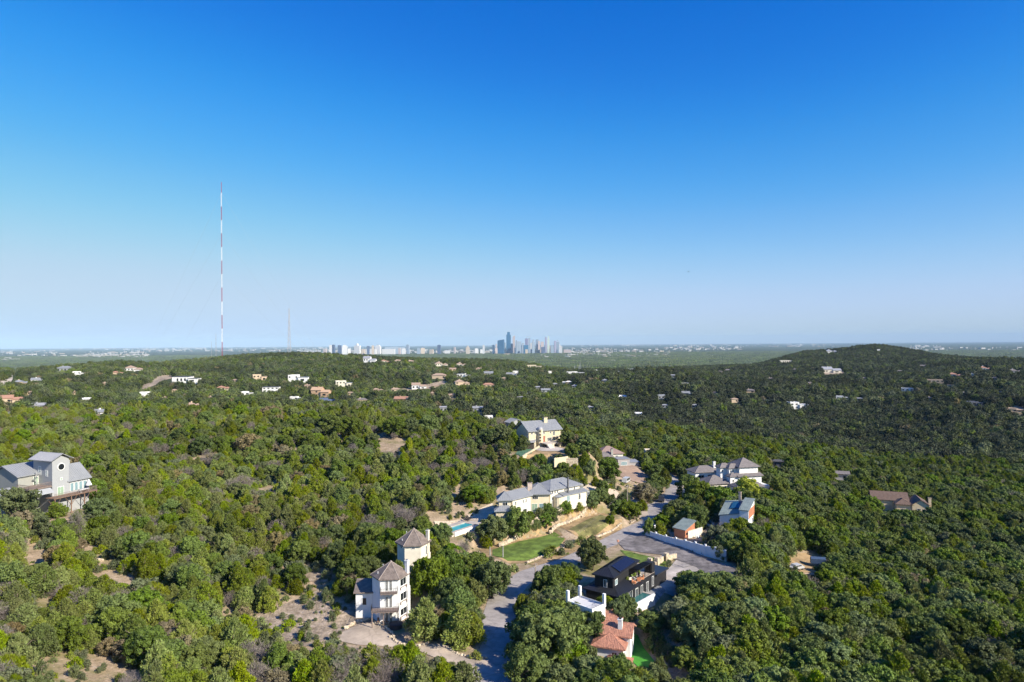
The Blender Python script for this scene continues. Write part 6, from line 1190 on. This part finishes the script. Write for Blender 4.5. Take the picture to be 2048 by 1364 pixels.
# trees the photograph singles out: kind, px, py of base, height m, width m, label
MAN = [('b0',1184,1140,7.2,6.6,'round live oak at the roadside left of the black house'),('b1',1100,1203,7.2,7.2,'broad live oak left of the path above the white flat roofed house'),('b2',1130,1196,6.5,6.5,'live oak closest to the black house of the pair beside the lower road'),('b3',1299,1070,4.6,3.0,'small dark tree leaning over the left end of the white garden wall'),
('b0',1400,1022,9.5,9.5,'tall oak with shaded limbs between the orange garage and the hip roofed house'),('b2',1440,1030,9.0,9.0,'wide oak touching the left eave of the green roofed house'),('b1',1378,1000,8.5,8.0,'dark oak beside the upper road behind the utility pole'),('e1',1438,1094,5.4,6.6,'grey green spreading tree in front of the green roofed house'),('b2',1478,1085,6.5,6.5,'dark oak below the white walls of the green roofed house'),('c0',1496,1062,6.0,4.0,'leafy tree hiding part of the white walls of the green roofed house'),
('d0',1492,1005,8.0,8.6,'brilliant yellow green tree in front of the stacked hip roofs'),('c1',1335,901,7.5,9.0,'bright green tree behind the white flat roofed house on the hill'),('c0',1463,922,6.5,8.5,'bright green tree just behind the stacked hip roofs'),('b3',868,1200,8.5,8.0,'large oak right of the cream hexagonal tower'),('b0',893,1180,8.0,7.5,'large oak in front of the pool slope right of the towers'),('a1',850,1278,7.0,6.8,'full olive green tree at the right foot of the taller white tower'),
('a3',922,1293,7.2,5.6,'upright juniper on the planted island between driveway and road'),('a1',945,1290,5.5,4.6,'juniper nearest the road on the planted island'),('b1',985,1195,7.5,7.2,'oak at the inside of the road bend below the lawn'),('b2',950,1175,7.5,7.0,'oak left of the road bend oak'),('b0',905,1235,7.5,7.0,'oak between the towers and the road'),('a0',888,1222,6,5.5,'juniper right of the towers among the oaks'),
('c0',1030,1075,7.5,6.6,'dark green tree hiding the left wing of the cream house'),('c1',1047,1070,6.0,4.2,'lime green tree hugging the dark one before the cream house'),('b3',990,1083,6.5,7.5,'wide bushy tree right of the lap pool'),('b1',1128,1032,4.2,4.6,'dark shrub like tree below the round bay of the cream house'),('b1',1178,1018,5.2,5.6,'tree at the right end of the cream house'),('b0',1200,1010,4.5,5.0,'tree between the cream house and the utility pole'),
('b1',1262,1037,5.0,6.8,'tree wrapped round the foot of the tall utility pole'),('e0',1290,1003,6.2,8.5,'brownish topped tree below the graded plot'),('b2',1217,960,8.0,8.5,'large dark tree left of the graded tan plot'),('c1',1202,955,3.6,3.4,'small round green tree left of the large dark one'),('c0',1315,958,5.5,6.5,'light green tree right of the graded plot'),('a3',1330,972,6.5,5.0,'conical juniper beside the upper road'),
('b0',1085,1345,9.5,10.5,'biggest oak of the bottom centre, right of the road'),('b2',1130,1320,9.0,9.5,'big oak left of the red tiled roof'),('b3',1068,1290,7.0,7.5,'oak at the bottom roadside above the biggest oak'),('b1',1110,1262,6.5,7.0,'oak below the white flat roofed house'),('e1',1352,1262,5.5,7.5,'large grey green oak right of the artificial lawn'),('c0',1045,1370,6.0,5.5,'bright green tree at the bottom edge beside the road'),('c1',1075,1385,6.0,5.5,'second bright green tree at the bottom edge right of the road'),
('b3',1188,1287,6.0,5.0,'small tree in front of the white flat roofed house'),('b1',1150,1280,6.6,5.8,'tree hiding the left wall of the white flat roofed house'),('b2',1232,1262,6.0,5.2,'tree between the white flat roofed house and the tall pool wall'),('b0',1252,1245,5.2,4.6,'tree at the left foot of the tall pool wall'),('b0',1398,1202,6.0,7.6,'oak at the right of the flagstone patio'),('b2',1372,1190,4.8,5.4,'oak nearest the pale concrete drive'),('b1',1448,1200,5.5,7.0,'oak right of the pale concrete drive'),
('e1',36,1055,9.0,9.5,'big grey green tree covering the left half of the grey hillside house'),('a4',110,1035,3.5,4.5,'juniper under the timber deck'),('a0',925,1385,4.5,4.8,'bright juniper at the bottom edge beside the driveway mouth'),('a2',1045,1230,4,3.6,'dark shrub at the right edge of the lower road'),('b3',1222,1050,2.6,2.6,'small bush beside the upper lawn steps'),('g0',1163,1087,1.8,3.4,'low bush between the two lawns'),('g0',1095,1113,2.0,3.2,'left round bush on the lower lawn edge'),('g0',1105,1108,2.0,3.0,'right round bush on the lower lawn edge'),('g1',1138,1097,1.9,3.2,'flat bush at the right corner of the lower lawn'),
('a3',1185,1018,5,3,'narrow juniper behind the right end of the cream house'),('b2',1305,1266,4,6,'dark oak just behind the artificial lawn'),('b0',1392,1292,7,8,'dark oak right of the large grey green one'),('e0',500,905,7,9,'pale yellowish tree on the near hilltop'),('e0',540,842,7,10,'pale tree on the crest left of the hilltop oaks'),('b1',884,1092,5.5,5.5,'oak hiding the lower half of the pool cabana'),('b0',1376,1252,4.6,7,'oak behind the large grey green one'),('b3',1380,1280,5.5,8,'oak right of the large grey green one, left of two'),('b1',1402,1312,6.5,7.5,'oak above the tan bank at the bottom edge'),('g0',1310,1292,2.4,3.4,'bush at the right edge of the artificial lawn'),('g1',1340,1316,2.0,3.2,'low grey bush on the slope right of the artificial lawn'),('g0',1325,1300,1.8,2.8,'low green bush on the slope right of the artificial lawn'),('b1',1372,1340,3.6,5,'small oak above the tan bank'),('b2',1412,1296,5.5,7,'oak at the edge of the right woods level with the red tiled roof'),('f1',152,1090,8.5,4.0,'tall pale leafless trunk below the timber deck'),('f0',725,868,6,7,'bare grey tree among the hilltop oaks'),('f1',825,925,5,6,'round leafless grey tree below the tan clearing'),('f2',1968,1262,7,8,'large leafless grey tree in the right foreground woods'),('e0',400,845,6,7,'pale leafy tree on the near crest, left one'),
('b0',700,880,9,11,'huge oak on the near hilltop'),('b2',660,870,8.5,10,'oak left of the huge hilltop oak'),('b1',790,875,8.5,10,'oak above the tan hilltop clearing'),('b3',860,870,8,10,'oak right of the tan hilltop clearing'),('b0',1005,895,8,9,'dark oak left of the stone house'),('b2',980,900,8,9,'oak second left of the stone house')]
MANXY = []; MANO = []
for (pn, px, py, h, w, lb) in MAN:
    q = hit(px, py, 60, 420); MANXY.append((q.x, q.y, w/2)); MANO.append((pn, q, h, w, lb))
TB2 = [(1040,938),(1060,948),(1080,943),(1100,948),(1120,941),(1135,936),(1150,947),(1090,966),(1110,970),(1130,962),(1062,976),(1170,936),(1050,962),(1160,962),(1178,950),(1020,950),(1030,975),(1145,925),(1190,975),(1205,990)]
TB = [(1062,1044),(1080,1041),(1097,1038),(1112,1034),(1133,1030),(1010,1078),(1072,1062),(1090,1057),(1108,1046),(1155,1022),(1196,1012),(1215,1008),(965,1072),(940,1085),(975,1095),(1060,1035),(1028,1062),(1232,1026),(1245,1003),(1285,1022)]
for i, (a_, b_) in enumerate(TB):
    q = hit(a_, b_, 60, 420); k_ = ('b1', 'a2', 'c0', 'e1', 'a0')[i % 5]; w_ = 2.2+(i*7 % 5)*.45; MANXY.append((q.x, q.y, w_/2)); MANO.append((k_, q, w_*(.85+.1*(i % 3)), w_, 'small garden tree or bush on the terraces around the long cream house'))
for i, (a_, b_) in enumerate(TB2):
    q = hit(a_, b_, 60, 420); w_ = 3.0+(i*7 % 5)*.5; MANXY.append((q.x, q.y, w_/2)); MANO.append((('a1', 'a2', 'b1', 'a4', 'b3')[i % 5], q, w_*(.95+.12*(i % 3)), w_, 'juniper or oak on the slope between the stone house and the cream house'))
zone_trees(64, 205, .98, 2.75, 21)
zone_trees(205, 440, .98, 3.5, 22)
def far_trees(y0, y1, umax, cell, seed, names_, pr, s0, s1, lists):
    X, Y, r = scatter(y0, y1, umax, cell, .95, seed); Z = H(X, Y); n = fbm(X/60+5, Y/60, 3)
    names = np.array(names_)[r.choice(len(names_), len(X), p=pr)]; dk = (X/Y > .12+.12*fbm(X/90, Y/90, 2)) & (r.random(len(X)) < .75) & (len(names_) > 1); names = np.where(dk, np.array(['l0', 'l1'])[r.integers(0, 2, len(X))], names); sc = r.uniform(s0, s1, len(X)); w = np.array([PROTO[q]['w'] for q in names])*sc; h = np.array([PROTO[q]['h'] for q in names])*sc  # right-hand slopes mostly get the kinds with shade painted into the foliage
    bad = n > .5
    for (a, b, c, d) in BOXES: bad |= (X > a) & (X < b) & (Y > c) & (Y < d)
    bad |= clear_mask(X, Y, Z, w, h, lists)
    px, py = proj(X, Y, Z+h); bad |= (px < -420) | (px > 2470)
    ok = ~bad; emit(X[ok], Y[ok], Z[ok]-.3, names[ok], sc[ok], r.uniform(0, 6.28, ok.sum()))
NN = len(REC)
FL = CLEAR+MCLR
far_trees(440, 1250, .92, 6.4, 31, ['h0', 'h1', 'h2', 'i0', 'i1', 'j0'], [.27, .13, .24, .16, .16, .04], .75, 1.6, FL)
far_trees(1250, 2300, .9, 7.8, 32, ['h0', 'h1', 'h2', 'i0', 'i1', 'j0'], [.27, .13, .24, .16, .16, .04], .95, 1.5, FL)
NF = len(REC)
far_trees(2300, 9600, .85, 41, 33, ['k0'], [1], .8, 1.35, MCLR)
print('trees', NN, NF-NN, len(REC)-NF)
# ---------------------------------------------------------------- individual trees (the 300 of each kind that show largest)
KN = dict(a=('juniper_tree', 'juniper'), b=('oak_tree', 'oak'), c=('leafy_tree', 'tree'), d=('leafy_tree', 'tree'), e=('pale_tree', 'tree'), f=('bare_tree', 'bare tree'), g=('bush', 'bush'))
ADJ = dict(a='olive green bushy juniper', b='dark green rounded oak', c='fresh green leafy tree', d='yellow green tree', e='dull pale leaved tree', f='leafless grey tree', g='low bush')
def zone(px, D):
    if px < 330: return ('on the left foreground slope', 'at the far left around the grey hillside house')[D > 160]
    if px < 700: return ('in the scrub left of the tower driveway', 'on the hillside behind and left of the towers')[D > 150]
    if px < 960: return ('around the white towers and their driveway', 'on the hillside above the towers')[D > 155]
    if px < 1330: return ('by the lower road and the red tiled house', 'around the lawns and the street houses')[D > 150]
    if px < 1620: return ('in the woods right of the black house', 'around the hip roofed houses on the right')[D > 180]
    return ('in the right foreground woods', 'on the right hand wooded slope')[D > 190]
def put_tree(pn, loc, sx, sz, rot, label, group=None):
    k = pn[0]; p = PROTO[pn]; o = thing(KN[k][0], label, KN[k][1], loc, group); o.rotation_euler = (0, 0, rot); o.scale = (sx, sx, sz)
    for nm in ('crown', 'trunk'):
        if p.get(nm) is None: continue
        c = bpy.data.objects.new(nm, p[nm]); COL.objects.link(c); c.parent = o
    return o
for (pn, q, h, w, lb) in MANO: put_tree(pn, (q.x, q.y, q.z-.15), w/PROTO[pn]['w'], h/PROTO[pn]['h'], q.x*7 % 6, lb, 'garden bushes on the cream house terraces' if lb.startswith('small garden tree') else 'trees below the stone house' if lb.startswith('juniper or oak') else None)
near = REC[:NN]; A = np.array([(r[0], r[1], r[2], r[4]) for r in near]); hh = np.array([PROTO[r[3]]['h'] for r in near])*A[:, 3]; ww = np.array([PROTO[r[3]]['w'] for r in near])*A[:, 3]
px, pt = proj(A[:, 0], A[:, 1], A[:, 2]+hh); size = ww*hh/A[:, 1]**2; vis = (px > -5) & (px < 2053) & (pt < 1350)
taken = np.zeros(len(near), bool)
for k in 'abcef':
    idx = [i for i in np.argsort(-size) if vis[i] and near[i][3][0] == k][:(285 if k in 'ab' else 110 if k == 'c' else 130)]
    for i in idx:
        r = near[i]; taken[i] = True; zn = zone(px[i], r[1]); put_tree(r[3], (r[0], r[1], r[2]), r[4], r[4], r[5], ADJ[k]+' '+zn, ADJ[k]+'s '+zn)
def gn_forest(name, recs, label):
    V = np.array([(r[0], r[1], r[2]) for r in recs], np.float32); me = bpy.data.meshes.new(name); me.vertices.add(len(V)); me.vertices.foreach_set('co', V.ravel())
    rr = np.random.default_rng(3)
    a = me.attributes.new('kind_index', 'INT', 'POINT'); a.data.foreach_set('value', np.array([IDX[r[3]] for r in recs], np.int32))
    a = me.attributes.new('tree_scale', 'FLOAT_VECTOR', 'POINT'); s = np.array([r[4] for r in recs]); sz = s*rr.uniform(.85, 1.2, len(s)); a.data.foreach_set('vector', np.stack([s, s, sz], 1).astype(np.float32).ravel())
    a = me.attributes.new('turn', 'FLOAT_VECTOR', 'POINT'); a.data.foreach_set('vector', np.stack([rr.uniform(-.08, .08, len(s)), rr.uniform(-.08, .08, len(s)), np.array([r[5] for r in recs])], 1).astype(np.float32).ravel())
    o = bpy.data.objects.new(name, me); COL.objects.link(o); tag(o, label, kind='stuff')
    ng = bpy.data.node_groups.new('plant_'+name, 'GeometryNodeTree'); ng.interface.new_socket('Geometry', in_out='INPUT', socket_type='NodeSocketGeometry'); ng.interface.new_socket('Geometry', in_out='OUTPUT', socket_type='NodeSocketGeometry')
    N = ng.nodes; L = ng.links; gi = N.new('NodeGroupInput'); go = N.new('NodeGroupOutput'); ci = N.new('GeometryNodeCollectionInfo'); ci.inputs['Collection'].default_value = pc; ci.inputs['Separate Children'].default_value = True; ci.inputs['Reset Children'].default_value = True
    ip = N.new('GeometryNodeInstanceOnPoints'); ip.inputs['Pick Instance'].default_value = True
    def na(nm, ty): n = N.new('GeometryNodeInputNamedAttribute'); n.data_type = ty; n.inputs['Name'].default_value = nm; return n.outputs['Attribute']
    er = N.new('FunctionNodeEulerToRotation'); L.new(na('turn', 'FLOAT_VECTOR'), er.inputs[0])
    L.new(gi.outputs[0], ip.inputs['Points']); L.new(ci.outputs[0], ip.inputs['Instance']); L.new(na('kind_index', 'INT'), ip.inputs['Instance Index']); L.new(er.outputs[0], ip.inputs['Rotation']); L.new(na('tree_scale', 'FLOAT_VECTOR'), ip.inputs['Scale']); L.new(ip.outputs[0], go.inputs[0])
    md = o.modifiers.new('plant', 'NODES'); md.node_group = ng
gn_forest('woodland', [r for i, r in enumerate(near) if not taken[i]], 'continuous juniper and oak woodland covering the near hill between the single trees')
gn_forest('woodland', REC[NN:NF], 'dark green forest covering the ridges and the round hill beyond the near one')
gn_forest('woodland', REC[NF:], 'hazy tree cover of the plain around the far city')
# low scrub on open ground
X, Y, r = scatter(90, 260, .85, 1.55, .95, 77); Z = H(X, Y); n = fbm(X/4+9, Y/4, 2); ok = (n > -.12) & (r.random(len(X)) < .7)
for g in GP[:11]: ok &= ~pip(g, X, Y)
for (a, b, c, d) in BOXES: ok &= ~((X > a) & (X < b) & (Y > c) & (Y < d))
sc = r.uniform(.2, 1.0, len(X))**1.3*1.15; w = 1.9*sc; h = 1.6*sc; ok &= ~clear_mask(X, Y, Z, w, h, CLEAR)
nm = np.array(['g0', 'g1', 'g1'])[r.integers(0, 3, len(X))]
gn_forest('low_scrub', [(X[i], Y[i], Z[i]-.1, nm[i], sc[i], r.uniform(0, 6)) for i in np.where(ok)[0]], 'low bushes and scrub scattered over the bare soil')
# ---------------------------------------------------------------- light, sky, haze, camera
for o in bpy.data.objects:
    if 'wl' in o: del o['wl']
SUN_AZ = Vector((.83, -.56)).normalized(); EL = R_(33)
s = Vector((SUN_AZ.x*math.cos(EL), SUN_AZ.y*math.cos(EL), math.sin(EL)))
ld = bpy.data.lights.new('sun', 'SUN'); ld.energy = 5.0; ld.angle = R_(.55); ld.color = (1, .915, .77)
lo = bpy.data.objects.new('sun', ld); COL.objects.link(lo); lo.rotation_euler = s.to_track_quat('Z', 'Y').to_euler(); lo.location = (60, -40, 120)
w = bpy.data.worlds.new('World'); S.world = w; w.use_nodes = True; N = w.node_tree.nodes; L = w.node_tree.links; bg = N['Background']
sky = N.new('ShaderNodeTexSky'); sky.sky_type = 'NISHITA'; sky.sun_disc = False; sky.sun_elevation = EL; sky.sun_rotation = math.atan2(SUN_AZ.x, SUN_AZ.y)
sky.altitude = 300; sky.air_density = 1.0; sky.dust_density = .6; sky.ozone_density = 3.0
hs = N.new('ShaderNodeHueSaturation'); hs.inputs['Saturation'].default_value = 1.25; L.new(sky.outputs[0], hs.inputs['Color'])
sp = N.new('ShaderNodeSeparateColor'); cb = N.new('ShaderNodeCombineColor'); L.new(hs.outputs[0], sp.inputs[0])
CV_ = (((0, 0), (.08, .004), (.15, .06), (.26, .20), (.44, .385), (.62, .49), (1, .53)), ((0, 0), (.23, .165), (.36, .33), (.52, .485), (.70, .61), (.85, .66), (1, .68)), ((0, 0), (.25, .42), (.52, .69), (.71, .84), (.85, .90), (1, .90)))
for k, pts in enumerate(CV_):     # the deep polarised blue of the photograph, as a grade of the sky texture
    x = N.new('ShaderNodeMath'); x.operation = 'MULTIPLY'; x.inputs[1].default_value = .164; fc = N.new('ShaderNodeFloatCurve'); c = fc.mapping.curves[0]
    c.points[0].location = pts[0]; c.points[1].location = pts[-1]
    for q in pts[1:-1]: c.points.new(*q)
    fc.mapping.update()
    z = N.new('ShaderNodeMath'); z.operation = 'MULTIPLY'; z.inputs[1].default_value = 1/.196; L.new(sp.outputs[k], x.inputs[0]); L.new(x.outputs[0], fc.inputs['Value']); L.new(fc.outputs[0], z.inputs[0]); L.new(z.outputs[0], cb.inputs[k])
L.new(cb.outputs[0], bg.inputs['Color']); bg.inputs['Strength'].default_value = .12
HZ = 1
if HZ:
    m = bpy.data.materials.new('haze_air'); m.use_nodes = True; nt = m.node_tree; nt.nodes.clear(); out = nt.nodes.new('ShaderNodeOutputMaterial'); v = nt.nodes.new('ShaderNodeVolumePrincipled')
    v.inputs['Color'].default_value = (.56, .79, 1, 1); v.inputs['Density'].default_value = 2.5e-5; v.inputs['Anisotropy'].default_value = -.2; nt.links.new(v.outputs[0], out.inputs['Volume'])
    b = MB(); F = Fr((0, 0), ang=0); b.box(F, -230000, 230000, -3000, 52000, -120, 480); o = b.build('haze', m); tag(o, 'thin blue air haze over the whole landscape', kind='stuff')
cd = bpy.data.cameras.new('camera'); cam = bpy.data.objects.new('camera', cd); COL.objects.link(cam); cam.location = (0, 0, CAMZ); cam.rotation_euler = RM.to_euler(); cd.lens = 24; cd.sensor_width = 36; cd.clip_start = .5; cd.clip_end = 400000; S.camera = cam
S.view_settings.view_transform = 'Standard'; S.view_settings.look = 'None'; S.view_settings.exposure = .70; S.view_settings.gamma = 1
S.cycles.max_bounces = 5; S.cycles.diffuse_bounces = 2; S.cycles.glossy_bounces = 2; S.cycles.transmission_bounces = 3; S.cycles.volume_bounces = 0; S.cycles.transparent_max_bounces = 4
S.cycles.use_denoising = True; S.cycles.sample_clamp_indirect = 1.5; S.cycles.use_light_tree = False
print('objects', len(COL.objects))
